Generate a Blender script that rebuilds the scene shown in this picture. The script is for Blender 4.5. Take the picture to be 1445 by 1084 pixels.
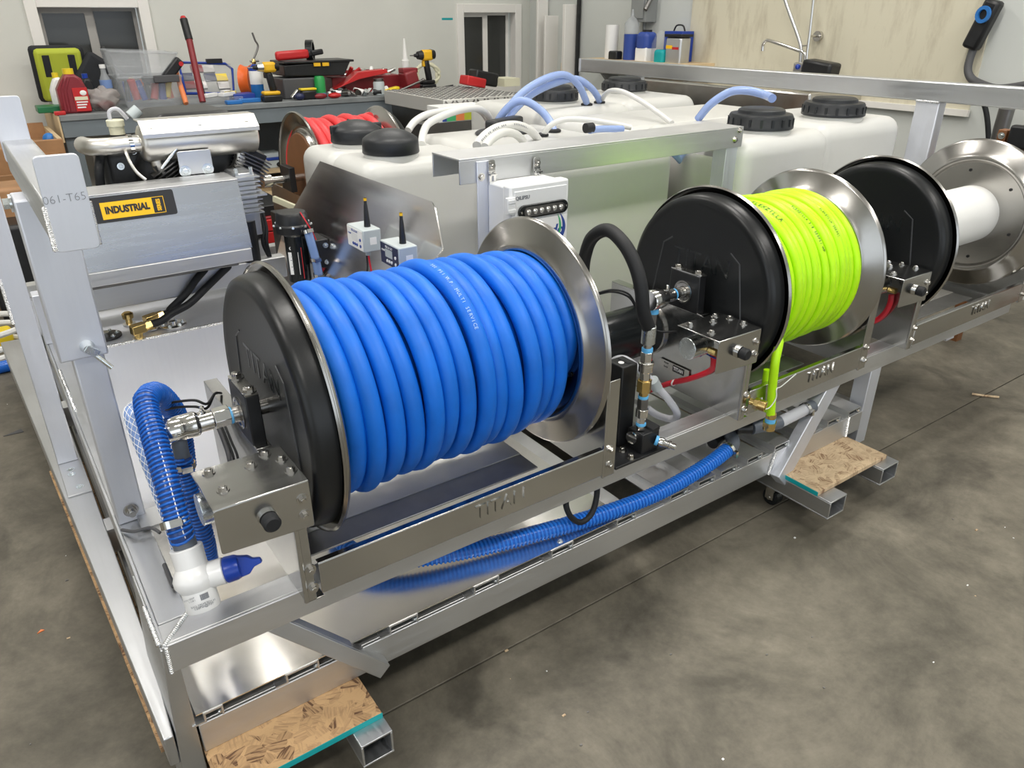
import bpy, math, random
import numpy as np
from mathutils import Vector, Matrix, Quaternion
random.seed(7); np.random.seed(7)
for o in list(bpy.data.objects): bpy.data.objects.remove(o)
scn = bpy.context.scene
COL = scn.collection
PI = math.pi
# ---------------------------------------------------------------- camera
F_PX, YAW, PITCH = 1062.0, math.radians(35.25), math.radians(26.14)
CAM = Vector((-0.0527, -0.9427, 1.1743))
fw = Vector((math.sin(YAW)*math.cos(PITCH), math.cos(YAW)*math.cos(PITCH), -math.sin(PITCH)))
rt = Vector((math.cos(YAW), -math.sin(YAW), 0.0)); dn = fw.cross(rt)
cd = bpy.data.cameras.new('camera'); cd.sensor_width = 36.0; cd.lens = F_PX/1445*36.0; cd.clip_start = .02; cd.clip_end = 60
cam = bpy.data.objects.new('camera', cd); COL.objects.link(cam)
cam.matrix_world = Matrix(((rt.x, -dn.x, -fw.x, CAM.x), (rt.y, -dn.y, -fw.y, CAM.y), (rt.z, -dn.z, -fw.z, CAM.z), (0, 0, 0, 1)))
scn.camera = cam
def at(px, py, ax, v):
    "point of the surveyed place: the sight line of a photo pixel met with a known plane x/y/z = v"
    q = fw + rt*((px-722.5)/F_PX) + dn*((py-542)/F_PX); i = 'xyz'.index(ax)
    return CAM + q*((v-CAM[i])/q[i])
# ---------------------------------------------------------------- world and light
w = bpy.data.worlds.new('World'); scn.world = w; w.use_nodes = True
bg = w.node_tree.nodes['Background']; bg.inputs[0].default_value = (.86, .93, 1, 1); bg.inputs[1].default_value = 1.55
scn.view_settings.view_transform = 'Standard'; scn.view_settings.look = 'None'; scn.view_settings.gamma = 1
scn.view_settings.use_curve_mapping = False; scn.view_settings.exposure = 0.0
CEIL = 3.3
def strip_light(x, y, power=40):
    l = bpy.data.lights.new('tube_glow', 'AREA'); l.shape = 'RECTANGLE'; l.size = 1.25; l.size_y = .28; l.energy = power; l.color = (1, .965, .91)
    o = bpy.data.objects.new('tube_glow', l); COL.objects.link(o); o.location = (x, y, CEIL-.085); return o
LAMPS = [(-1.5, -1.9), (1.2, -1.9), (-1.7, .55), (.7, .55), (2.7, .55), (2.9, -1.6)]
LAMPS += [(-.3, 2.75), (2.0, 2.75)]  # unseen rear pair, added to lift the back wall brightness
GLOW = [strip_light(*p, 25 if p[0] > 2.5 else 37) for p in LAMPS[:6]]+[strip_light(*p, 22) for p in LAMPS[6:]]

# ---------------------------------------------------------------- materials
MATS = {}
def nt(name):
    m = bpy.data.materials.new(name); m.use_nodes = True; MATS[name] = m
    n = m.node_tree; return m, n, n.nodes['Principled BSDF']
def setin(b, **k):
    for a, v in k.items():
        s = b.inputs[a.replace('_', ' ')]
        s.default_value = (*v, 1) if isinstance(v, tuple) and len(v) == 3 and s.type == 'RGBA' else v
def plain(name, col, rough=.5, metal=0., spec=.5, noise=0., nscale=20., bump=0., bscale=60., **k):
    m, n, b = nt(name); setin(b, Base_Color=col, Roughness=rough, Metallic=metal)
    b.inputs['Specular IOR Level'].default_value = spec
    for a, v in k.items(): setin(b, **{a: v})
    if noise or bump:
        tc = n.nodes.new('ShaderNodeTexCoord')
    if noise:
        t = n.nodes.new('ShaderNodeTexNoise'); t.inputs['Scale'].default_value = nscale; t.inputs['Detail'].default_value = 6
        n.links.new(tc.outputs['Object'], t.inputs['Vector'])
        r = n.nodes.new('ShaderNodeMapRange'); r.inputs[1].default_value = .3; r.inputs[2].default_value = .7
        r.inputs[3].default_value = 1-noise; r.inputs[4].default_value = 1+noise
        n.links.new(t.outputs['Fac'], r.inputs[0])
        v = n.nodes.new('ShaderNodeVectorMath'); v.operation = 'SCALE'; v.inputs[0].default_value = col
        n.links.new(r.outputs[0], v.inputs['Scale']); n.links.new(v.outputs[0], b.inputs['Base Color'])
    if bump:
        t2 = n.nodes.new('ShaderNodeTexNoise'); t2.inputs['Scale'].default_value = bscale; t2.inputs['Detail'].default_value = 4
        n.links.new(tc.outputs['Object'], t2.inputs['Vector'])
        bp = n.nodes.new('ShaderNodeBump'); bp.inputs['Strength'].default_value = bump; bp.inputs['Distance'].default_value = .01
        n.links.new(t2.outputs['Fac'], bp.inputs['Height']); n.links.new(bp.outputs[0], b.inputs['Normal'])
    return m
def metal(name, col, r0, r1, stretch=(1, 1, 1), scale=8., bump=.03, cvar=.06):
    m, n, b = nt(name); setin(b, Metallic=1.)
    tc = n.nodes.new('ShaderNodeTexCoord'); mp = n.nodes.new('ShaderNodeMapping'); mp.inputs['Scale'].default_value = stretch
    n.links.new(tc.outputs['Object'], mp.inputs['Vector'])
    t = n.nodes.new('ShaderNodeTexNoise'); t.inputs['Scale'].default_value = scale; t.inputs['Detail'].default_value = 8; t.inputs['Roughness'].default_value = .65
    n.links.new(mp.outputs[0], t.inputs['Vector'])
    r = n.nodes.new('ShaderNodeMapRange'); r.inputs[1].default_value = .3; r.inputs[2].default_value = .7; r.inputs[3].default_value = r0; r.inputs[4].default_value = r1
    n.links.new(t.outputs['Fac'], r.inputs[0]); n.links.new(r.outputs[0], b.inputs['Roughness'])
    r2 = n.nodes.new('ShaderNodeMapRange'); r2.inputs[1].default_value = .3; r2.inputs[2].default_value = .7; r2.inputs[3].default_value = 1-cvar; r2.inputs[4].default_value = 1+cvar
    t2 = n.nodes.new('ShaderNodeTexNoise'); t2.inputs['Scale'].default_value = scale*.6; t2.inputs['Detail'].default_value = 5
    n.links.new(tc.outputs['Object'], t2.inputs['Vector']); n.links.new(t2.outputs['Fac'], r2.inputs[0])
    v = n.nodes.new('ShaderNodeVectorMath'); v.operation = 'SCALE'; v.inputs[0].default_value = col
    n.links.new(r2.outputs[0], v.inputs['Scale']); n.links.new(v.outputs[0], b.inputs['Base Color'])
    if bump:
        bp = n.nodes.new('ShaderNodeBump'); bp.inputs['Strength'].default_value = bump; bp.inputs['Distance'].default_value = .004
        n.links.new(t.outputs['Fac'], bp.inputs['Height']); n.links.new(bp.outputs[0], b.inputs['Normal'])
    return m
metal('alu', (.60, .61, .625), .30, .48, (1, 1, 1), 9)
metal('alu_x', (.66, .665, .67), .40, .56, (1, 22, 22), 6)          # drawn along x
metal('alu_y', (.58, .59, .605), .30, .48, (22, 1, 22), 6)
metal('alu_z', (.78, .80, .86), .50, .66, (18, 18, 1), 5)
metal('alu_cast', (.58, .59, .60), .35, .55, (1, 1, 1), 40, .15)
metal('tray', (.92, .90, .86), .20, .27, (1, 9, 1), 5, .01, .02)
metal('panel_sheet', (.88, .86, .86), .18, .26, (1, 1, 14), 4, 0, .02)
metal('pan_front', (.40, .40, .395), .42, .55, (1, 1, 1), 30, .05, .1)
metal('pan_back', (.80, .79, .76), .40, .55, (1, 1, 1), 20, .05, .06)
metal('guard_sheet', (.40, .405, .415), .22, .34, (1, 1, 14), 4, .01, .03)
metal('steel', (.60, .585, .56), .14, .26, (1, 1, 1), 14, .01, .05)
metal('steel_sheet', (.56, .56, .55), .15, .26, (1, 6, 6), 8, .015, .05)
metal('disc_steel', (.44, .428, .408), .19, .26, (1, 1, 1), 10, 0, .04)
metal('chrome', (.74, .73, .71), .08, .16, (1, 1, 1), 20, 0, .04)
metal('zinc', (.72, .76, .77), .18, .32, (1, 1, 1), 40, .05)
metal('brass', (.78, .56, .22), .16, .3, (1, 1, 1), 30, .02)
metal('muffler', (.70, .68, .64), .32, .42, (1, 1, 1), 12, 0, .04)
metal('weld', (.86, .86, .86), .2, .36, (1, 1, 1), 120, .3)
metal('dark_steel', (.22, .215, .21), .3, .45, (1, 1, 1), 20, .03)
plain('tread', (.66, .65, .62), .4, .35)
plain('black', (.012, .0125, .014), .38, spec=.45, noise=.25, nscale=30)
plain('black_gloss', (.010, .012, .013), .22, spec=.5)
plain('ridge_highlight', (.05, .052, .055), .3)  # greyer than the black dish: highlight painted into the colour
plain('black_dish', (.010, .011, .012), .34, spec=.4, bump=.02, bscale=240)
plain('rubber', (.014, .015, .017), .55, spec=.35, bump=.03, bscale=300)
plain('cap_black', (.016, .018, .021), .42, spec=.45, bump=.04, bscale=200)
plain('blue_hose', (.001, .145, .66), .48, spec=.45, noise=.10, nscale=18, bump=.02, bscale=90)
plain('blue_hose_print', (.38, .58, .90), .5)
plain('green_hose', (.50, .90, .008), .38, spec=.4, noise=.05, nscale=30)
plain('green_print', (.02, .07, .005), .5)
plain('red_hose', (.72, .05, .055), .42, spec=.45, noise=.08, nscale=20)
plain('spiral_blue', (.008, .115, .52), .25, spec=.5)
plain('spiral_bright', (.02, .20, .75), .25, spec=.5)
plain('spiral_clear', (.020, .055, .20), .22, spec=.5)
plain('clear_blue', (.40, .53, .88), .22, spec=.5, Transmission_Weight=.35, IOR=1.35)
plain('clear_hose', (.78, .79, .84), .2, spec=.5, Transmission_Weight=.4, IOR=1.3)
plain('braid_hose', (.17, .27, .52), .25, spec=.5)
plain('white_hose', (.68, .68, .66), .4)
plain('poly', (.60, .60, .575), .36, spec=.45, noise=.03, nscale=4, bump=.04, bscale=30, Subsurface_Weight=.25, Subsurface_Radius=(.04, .04, .035))
plain('pvc', (.82, .82, .82), .26, spec=.5)
plain('pvc_grey', (.10, .115, .14), .4)
plain('handle_blue', (.006, .042, .33), .3)
plain('teflon_blue', (.12, .47, .85), .45)
plain('box_white', (.76, .77, .77), .35)
plain('box_grey', (.47, .52, .53), .4)
plain('navy', (.018, .024, .075), .35)
plain('print_black', (.02, .02, .022), .5)
plain('print_grey', (.22, .23, .25), .5)
plain('print_blue', (.03, .07, .32), .45)
plain('print_green', (.06, .42, .16), .45)
plain('white', (.82, .82, .80), .45)
plain('paper', (.84, .84, .83), .6)
plain('yellow', (.95, .55, .008), .38)
plain('yellow_tool', (.80, .46, .015), .42)
plain('yellow_plastic', (.80, .60, .02), .4)
plain('orange', (.85, .15, .02), .4)
plain('orange_tube', (.75, .22, .07), .45)
plain('red', (.52, .02, .022), .36)
plain('red_dark', (.22, .018, .024), .42)
plain('red_wire', (.62, .012, .03), .35)
plain('maroon_jug', (.23, .022, .032), .34)
plain('blue_can', (.02, .16, .48), .35)
plain('blue_bin', (.015, .05, .30), .4)
plain('lime_bag', (.44, .50, .04), .7, bump=.1, bscale=200)
plain('cloth_black', (.016, .018, .022), .8, bump=.15, bscale=200)
plain('green_plastic', (.015, .16, .06), .4)
plain('green_can', (.02, .30, .07), .3)
plain('green_drill', (.0, .22, .09), .4)
plain('teal', (.0, .34, .36), .5)
plain('cream', (.72, .70, .52), .5)
plain('wall_paint', (.62, .625, .58), .75, noise=.03, nscale=3)
plain('wall_paint_cool', (.58, .60, .575), .75, noise=.03, nscale=3)
plain('ceil_white', (.80, .79, .75), .8)
plain('trim_white', (.78, .76, .72), .5)
plain('sash_grey', (.36, .345, .325), .5)
plain('bench_paint', (.165, .195, .215), .55, noise=.07, nscale=6)
plain('bench_top', (.20, .215, .22), .5, noise=.15, nscale=9)
plain('ply', (.62, .47, .28), .65, noise=.1, nscale=10)
plain('cabinet_wood', (.36, .19, .085), .5, noise=.14, nscale=14)
plain('chair_wood', (.21, .085, .03), .45, noise=.12, nscale=14)
plain('box_steel', (.25, .26, .255), .5)
plain('cable_grey', (.075, .075, .08), .55)
plain('light_body', (.8, .8, .8), .5)
plain('navy_glass', (.012, .016, .022), .12)
def glass(name, col, alpha, rough=.12):
    m, n, b = nt(name); setin(b, Base_Color=col, Roughness=rough, Alpha=alpha); return m
glass('clear_plastic', (.66, .69, .72), .20)
glass('clear_bottle', (.55, .58, .60), .42)
glass('bag_film', (.50, .46, .44), .50, .25)
plain('pane', (.042, .044, .042), .10, spec=.5)
def lamp_mat():
    m, n, b = nt('lamp_glow'); setin(b, Base_Color=(1, 1, 1)); b.inputs['Emission Color'].default_value = (1, .97, .92, 1); b.inputs['Emission Strength'].default_value = 9
lamp_mat()
def led_mat():
    m, n, b = nt('led_lens'); setin(b, Base_Color=(.78, .77, .74), Roughness=.12, Metallic=.7)
led_mat()
def concrete():
    m, n, b = nt('concrete'); L = n.links.new
    tc = n.nodes.new('ShaderNodeTexCoord')
    def noise(s, d=8, r=.6, dist=0.):
        t = n.nodes.new('ShaderNodeTexNoise'); t.inputs['Scale'].default_value = s; t.inputs['Detail'].default_value = d; t.inputs['Roughness'].default_value = r; t.inputs['Distortion'].default_value = dist
        L(tc.outputs['Object'], t.inputs['Vector']); return t
    a = noise(2.6, 12, .72, .5); c = noise(16, 12, .75); s = noise(120, 3, .5); big = noise(.55, 4, .5)
    cr = n.nodes.new('ShaderNodeValToRGB'); e = cr.color_ramp; e.elements[0].position = .28; e.elements[0].color = (.062, .056, .043, 1)
    e.elements[1].position = .72; e.elements[1].color = (.235, .212, .165, 1); k = e.elements.new(.5); k.color = (.142, .128, .100, 1)
    L(a.outputs['Fac'], cr.inputs['Fac'])
    mx = n.nodes.new('ShaderNodeMix'); mx.data_type = 'RGBA'; mx.blend_type = 'OVERLAY'; mx.inputs[0].default_value = .75
    L(cr.outputs[0], mx.inputs[6]); L(c.outputs['Color'], mx.inputs[7])
    bw = n.nodes.new('ShaderNodeRGBToBW'); L(c.outputs['Color'], bw.inputs[0]); L(bw.outputs[0], mx.inputs[7])
    # dark stains
    r = n.nodes.new('ShaderNodeMapRange'); r.inputs[1].default_value = .60; r.inputs[2].default_value = .70; r.inputs[3].default_value = 1.; r.inputs[4].default_value = .62
    st = noise(3.1, 5, .55, .9); L(st.outputs['Fac'], r.inputs[0])
    v = n.nodes.new('ShaderNodeVectorMath'); v.operation = 'SCALE'; L(mx.outputs[2], v.inputs[0]); L(r.outputs[0], v.inputs['Scale'])
    L(v.outputs[0], b.inputs['Base Color'])
    rr = n.nodes.new('ShaderNodeMapRange'); rr.inputs[3].default_value = .42; rr.inputs[4].default_value = .72; L(a.outputs['Fac'], rr.inputs[0]); L(rr.outputs[0], b.inputs['Roughness'])
    b.inputs['Specular IOR Level'].default_value = .35
    bp = n.nodes.new('ShaderNodeBump'); bp.inputs['Strength'].default_value = .12; bp.inputs['Distance'].default_value = .004; L(c.outputs['Fac'], bp.inputs['Height']); L(bp.outputs[0], b.inputs['Normal'])
concrete()
def osb(name, base, dark):
    m, n, b = nt(name); L = n.links.new
    def node(t, **k):
        q = n.nodes.new('ShaderNode'+t)
        for a_, v in k.items(): q.inputs[a_].default_value = v
        return q
    tc = n.nodes.new('ShaderNodeTexCoord'); outs = []
    for sc, off in ((36., 0.), (50., 3.3)):
        mp = node('Mapping', Location=(off, off*.7, 0), Scale=(1, 1, .15)); L(tc.outputs['Object'], mp.inputs[0])
        vo = node('TexVoronoi', Scale=sc, Randomness=1.); L(mp.outputs[0], vo.inputs['Vector'])
        sp = n.nodes.new('ShaderNodeSeparateColor'); L(vo.outputs['Color'], sp.inputs[0])
        mu = n.nodes.new('ShaderNodeMath'); mu.operation = 'MULTIPLY'; mu.inputs[1].default_value = 6.28; L(sp.outputs[0], mu.inputs[0])
        vr = n.nodes.new('ShaderNodeVectorRotate'); vr.rotation_type = 'Z_AXIS'; L(mp.outputs[0], vr.inputs['Vector']); L(mu.outputs[0], vr.inputs['Angle'])
        m2 = node('Mapping', Scale=(26, 260, 1)); L(vr.outputs[0], m2.inputs[0])
        nz = node('TexNoise', Scale=1., Detail=3.); L(m2.outputs[0], nz.inputs['Vector'])
        ad = n.nodes.new('ShaderNodeMath'); ad.operation = 'MULTIPLY_ADD'; ad.inputs[1].default_value = .5; L(sp.outputs[1], ad.inputs[0]); L(nz.outputs['Fac'], ad.inputs[2]); outs.append(ad)
    mx = n.nodes.new('ShaderNodeMath'); mx.operation = 'MINIMUM'; L(outs[0].outputs[0], mx.inputs[0]); L(outs[1].outputs[0], mx.inputs[1])
    cr = n.nodes.new('ShaderNodeValToRGB'); e = cr.color_ramp; e.elements[0].position = .42; e.elements[0].color = (*dark, 1); e.elements[1].position = .82; e.elements[1].color = (*base, 1)
    k = e.elements.new(.54); k.color = tuple(.6*base[i]+.4*dark[i] for i in range(3))+(1,)
    L(mx.outputs[0], cr.inputs['Fac']); L(cr.outputs[0], b.inputs['Base Color']); b.inputs['Roughness'].default_value = .7
    bp = node('Bump', Strength=.35, Distance=.003); L(mx.outputs[0], bp.inputs['Height']); L(bp.outputs[0], b.inputs['Normal'])
osb('osb', (.60, .38, .19), (.13, .062, .03)); osb('osb_pale', (.62, .47, .30), (.22, .12, .06))
def plaster():
    m, n, b = nt('wall_board'); L = n.links.new
    tc = n.nodes.new('ShaderNodeTexCoord'); mp = n.nodes.new('ShaderNodeMapping'); mp.inputs['Scale'].default_value = (1, 2.2, .5); L(tc.outputs['Object'], mp.inputs[0])
    t = n.nodes.new('ShaderNodeTexNoise'); t.inputs['Scale'].default_value = 5; t.inputs['Detail'].default_value = 8; t.inputs['Roughness'].default_value = .7; L(mp.outputs[0], t.inputs['Vector'])
    cr = n.nodes.new('ShaderNodeValToRGB'); e = cr.color_ramp; e.elements[0].position = .27; e.elements[0].color = (.44, .39, .29, 1); e.elements[1].position = .52; e.elements[1].color = (.64, .60, .47, 1)
    L(t.outputs['Fac'], cr.inputs['Fac']); L(cr.outputs[0], b.inputs['Base Color']); b.inputs['Roughness'].default_value = .45
plaster()
M = lambda k: MATS[k]
# ---------------------------------------------------------------- mesh helpers
def V(*a): return Vector(a if len(a) == 3 else a[0])
def frame(d):
    d = V(d).normalized(); a = V(0, 0, 1) if abs(d.z) < .9 else V(1, 0, 0)
    u = d.cross(a).normalized(); return u, d.cross(u).normalized()
class MB:
    def __init__(s): s.v = []; s.f = []
    def add(s, vs, fs):
        k = len(s.v); s.v += [tuple(p) for p in vs]; s.f += [tuple(i+k for i in f) for f in fs]; return s
    def box(s, x0, x1, y0, y1, z0, z1):
        vs = [(x, y, z) for z in (z0, z1) for y in (y0, y1) for x in (x0, x1)]
        return s.add(vs, [(0, 2, 3, 1), (4, 5, 7, 6), (0, 1, 5, 4), (2, 6, 7, 3), (0, 4, 6, 2), (1, 3, 7, 5)])
    def obox(s, c, ax, ay, az, hx, hy, hz):
        c = V(c); vs = [c+V(ax)*hx*i+V(ay)*hy*j+V(az)*hz*k for k in (-1, 1) for j in (-1, 1) for i in (-1, 1)]
        return s.add(vs, [(0, 2, 3, 1), (4, 5, 7, 6), (0, 1, 5, 4), (2, 6, 7, 3), (0, 4, 6, 2), (1, 3, 7, 5)])
    def bar(s, a, b, wd, ht, up=(0, 0, 1)):
        a = V(a); b = V(b); d = (b-a); l = d.length; d.normalize(); sd = d.cross(V(up)).normalized(); u = sd.cross(d)
        return s.obox((a+b)/2, d, sd, u, l/2, wd/2, ht/2)
    def cyl(s, a, b, r0, r1=None, n=20, caps=True, rot=0.):
        a = V(a); b = V(b); r1 = r0 if r1 is None else r1; u, w_ = frame(b-a); vs = []
        for p, r in ((a, r0), (b, r1)):
            for i in range(n): t = 2*PI*i/n+rot; vs.append(p+u*math.cos(t)*r+w_*math.sin(t)*r)
        fs = [(i, (i+1) % n, n+(i+1) % n, n+i) for i in range(n)]
        if caps: fs += [tuple(reversed(range(n))), tuple(range(n, 2*n))]
        return s.add(vs, fs)
    def lathe(s, o, d, prof, n=32, close=False):
        "prof: list of (distance along d, radius)"
        o = V(o); d = V(d).normalized(); u, w_ = frame(d); vs = []; m = len(prof)
        for t, r in prof:
            for i in range(n): a = 2*PI*i/n; vs.append(o+d*t+(u*math.cos(a)+w_*math.sin(a))*max(r, 1e-5))
        fs = [(j*n+i, j*n+(i+1) % n, (j+1)*n+(i+1) % n, (j+1)*n+i) for j in range(m-1) for i in range(n)]
        if close: fs += [((m-1)*n+i, (m-1)*n+(i+1) % n, (i+1) % n, i) for i in range(n)]
        else: fs += [tuple(reversed(range(n))), tuple((m-1)*n+i for i in range(n))]
        return s.add(vs, fs)
    def sweep(s, pts, r, n=10, caps=True, rib=None):
        "tube along points; r number or per-point list"
        P = [V(p) for p in pts]; m = len(P); R = [r]*m if not hasattr(r, '__len__') else r
        T = [(P[min(i+1, m-1)]-P[max(i-1, 0)]).normalized() for i in range(m)]
        u, _ = frame(T[0]); vs = []
        for i in range(m):
            if i:
                ax = T[i-1].cross(T[i])
                if ax.length > 1e-8: u = Quaternion(ax.normalized(), T[i-1].angle(T[i])) @ u
                u = (u-T[i]*u.dot(T[i])).normalized()
            w_ = T[i].cross(u)
            for k in range(n): a = 2*PI*k/n; vs.append(P[i]+(u*math.cos(a)+w_*math.sin(a))*R[i])
        fs = [(i*n+k, i*n+(k+1) % n, (i+1)*n+(k+1) % n, (i+1)*n+k) for i in range(m-1) for k in range(n)]
        if caps: fs += [tuple(reversed(range(n))), tuple((m-1)*n+k for k in range(n))]
        return s.add(vs, fs)
    def prism(s, poly, o, ax, ay, az, t0, t1):
        "2-D polygon in axes ax, ay at o, extruded from t0 to t1 along az"
        o = V(o); n = len(poly); vs = [o+V(ax)*p[0]+V(ay)*p[1]+V(az)*t for t in (t0, t1) for p in poly]
        return s.add(vs, [tuple(reversed(range(n))), tuple(range(n, 2*n))]+[(i, (i+1) % n, n+(i+1) % n, n+i) for i in range(n)])
    def ball(s, c, rx, ry=None, rz=None, n=14, m=9):
        ry = ry or rx; rz = rz or rx; vs = []
        for j in range(m+1):
            ph = PI*j/m
            for i in range(n): th = 2*PI*i/n; vs.append((c[0]+rx*math.sin(ph)*math.cos(th), c[1]+ry*math.sin(ph)*math.sin(th), c[2]+rz*math.cos(ph)))
        return s.add(vs, [(j*n+i, (j+1)*n+i, (j+1)*n+(i+1) % n, j*n+(i+1) % n) for j in range(m) for i in range(n)])
    def rbox(s, x0, x1, y0, y1, z0, z1, r=.02, taper=0., n=5):
        "box with rounded upright edges and a rounded top"
        def ring(z, ins, rr):
            out = []
            for cx, cy, a0 in ((x1-ins-rr, y1-ins-rr, 0), (x0+ins+rr, y1-ins-rr, PI/2), (x0+ins+rr, y0+ins+rr, PI), (x1-ins-rr, y0+ins+rr, 1.5*PI)):
                for k in range(n+1): a = a0+PI/2*k/n; out.append((cx+rr*math.cos(a), cy+rr*math.sin(a), z))
            return out
        rs = [ring(z0, taper, r)]
        for k in range(6): a = PI/2*k/5; rs.append(ring(z1-r+r*math.sin(a), r*(1-math.cos(a)), max(r*math.cos(a), r*.15)))
        m = len(rs[0]); vs = [p for q in rs for p in q]
        fs = [(j*m+i, j*m+(i+1) % m, (j+1)*m+(i+1) % m, (j+1)*m+i) for j in range(len(rs)-1) for i in range(m)]
        return s.add(vs, fs+[tuple(reversed(range(m))), tuple((len(rs)-1)*m+i for i in range(m))])
    def bolt(s, p, d, r=.007, h=.006, washer=True):
        p = V(p); d = V(d).normalized()
        if washer: s.cyl(p-d*.001, p+d*.0015, r*1.45, n=16)
        s.cyl(p, p+d*h, r, n=6, rot=random.random()); s.cyl(p+d*h, p+d*(h+.0012), r*.72, r*.6, n=10); return s
    def build(s, name, mat, parent=None, bevel=0., ang=38, sub=0):
        me = bpy.data.meshes.new(name); me.from_pydata(s.v, [], s.f); me.validate(); me.update()
        o = bpy.data.objects.new(name, me); COL.objects.link(o)
        me.materials.append(M(mat) if isinstance(mat, str) else mat)
        for p in me.polygons: p.use_smooth = True
        me.set_sharp_from_angle(angle=math.radians(ang))
        if parent is not None:
            o.parent = parent; o.matrix_parent_inverse = Matrix.Translation(-parent.location) if parent.parent is None else Matrix.Translation(-parent.matrix_basis.translation)
        if bevel:
            b = o.modifiers.new('edge', 'BEVEL'); b.width = bevel; b.segments = 2; b.limit_method = 'ANGLE'; b.angle_limit = math.radians(50); b.harden_normals = False
        return o
def thing(name, label, cat, loc, group=None):
    o = bpy.data.objects.new(name, None); COL.objects.link(o); o.location = loc; o.empty_display_size = .05
    o['label'] = label; o['category'] = cat
    if group: o['group'] = group
    return o
def tag(o, label, cat, group=None):
    o['label'] = label; o['category'] = cat
    if group: o['group'] = group
    return o
def struct(o): o['kind'] = 'structure'; return o
def smooth_path(pts, n=10, closed=False):
    "Catmull-Rom through the points"
    P = [V(p) for p in pts]; out = []; m = len(P)
    for i in range(m-1):
        a = P[max(i-1, 0)]; b = P[i]; c = P[i+1]; d = P[min(i+2, m-1)]
        for k in range(n):
            t = k/n; out.append(.5*((2*b)+(c-a)*t+(2*a-5*b+4*c-d)*t*t+(3*b-a-3*c+d)*t**3))
    out.append(P[-1]); return out
def resample(P, step):
    P = [V(p) for p in P]; L = [0]
    for i in range(1, len(P)): L.append(L[-1]+(P[i]-P[i-1]).length)
    n = max(2, int(L[-1]/step)); out = []; j = 0
    for k in range(n+1):
        s_ = L[-1]*k/n
        while j < len(L)-2 and L[j+1] < s_: j += 1
        t = (s_-L[j])/max(L[j+1]-L[j], 1e-9); out.append(P[j].lerp(P[j+1], min(t, 1)))
    return out
def hose(name, pts, r, mat, parent=None, n=10, k=10):
    return MB().sweep(smooth_path(pts, k), r, n).build(name, mat, parent, ang=80)
def ribbed(name, pts, r, mat_rib, mat_tube, parent=None, pitch=.0085, dr=.0016, n=14):
    "suction hose: clear wall with a raised coil"
    P = resample(smooth_path(pts, 12), .004)
    o = MB().sweep(P, r, n).build(name, mat_tube, parent, ang=80)
    Q = resample(smooth_path(pts, 12), pitch/10); T = [(Q[min(i+1, len(Q)-1)]-Q[max(i-1, 0)]).normalized() for i in range(len(Q))]
    u, _ = frame(T[0]); H = []
    for i in range(len(Q)):
        if i:
            ax = T[i-1].cross(T[i])
            if ax.length > 1e-8: u = Quaternion(ax.normalized(), T[i-1].angle(T[i])) @ u
            u = (u-T[i]*u.dot(T[i])).normalized()
        a = 2*PI*i/10; H.append(Q[i]+(u*math.cos(a)+T[i].cross(u)*math.sin(a))*(r+dr*.25))
    c = MB().sweep(H, pitch*.33, 5).build('rib_coil', mat_rib, o, ang=80); c.matrix_parent_inverse = Matrix(); c['kind'] = 'stuff'
    return o
def text(name, s, mat, o, ax, up, size, parent, depth=.0006, align='CENTER', shear=0., bold=0., width=None):
    cu = bpy.data.curves.new(name, 'FONT'); cu.body = s; cu.size = size; cu.extrude = depth; cu.align_x = align; cu.align_y = 'CENTER'; cu.shear = shear; cu.offset = bold; cu.resolution_u = 3
    t = bpy.data.objects.new('tmp_text', cu); COL.objects.link(t)
    dg = bpy.context.evaluated_depsgraph_get(); me = bpy.data.meshes.new_from_object(t.evaluated_get(dg)); bpy.data.objects.remove(t)
    if width:
        xs = [v.co.x for v in me.vertices]; me.transform(Matrix.Diagonal((width/(max(xs)-min(xs)), 1, 1, 1)))
    ax = V(ax).normalized(); up = V(up).normalized(); nz = ax.cross(up)
    me.transform(Matrix(((ax.x, up.x, nz.x, o[0]), (ax.y, up.y, nz.y, o[1]), (ax.z, up.z, nz.z, o[2]), (0, 0, 0, 1))))
    me.name = name; ob = bpy.data.objects.new(name, me); COL.objects.link(ob); me.materials.clear(); me.materials.append(M(mat))
    if parent is not None:
        ob.parent = parent; ob.matrix_parent_inverse = Matrix.Translation(-parent.location)
    return ob
X = V(1, 0, 0); Y = V(0, 1, 0); Z = V(0, 0, 1)
# ---------------------------------------------------------------- the room
XR, YB, XL, YF = 3.75, 4.2, -4.6, -6.0
fl = struct(MB().box(XL, 6.5, YF, 7, -.12, -.012).build('floor', 'concrete'))
JW = .0018
for (x0, x1) in ((XL, -2.4), (-2.4, XR)):
    for (y0, y1) in ((YF, -3.0), (-3.0, 0.004), (0.004, YB)):
        MB().box(x0+JW, x1-JW, y0+JW, y1-JW, -.1, 0).build('slab', 'concrete', fl, bevel=.0012)
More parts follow.
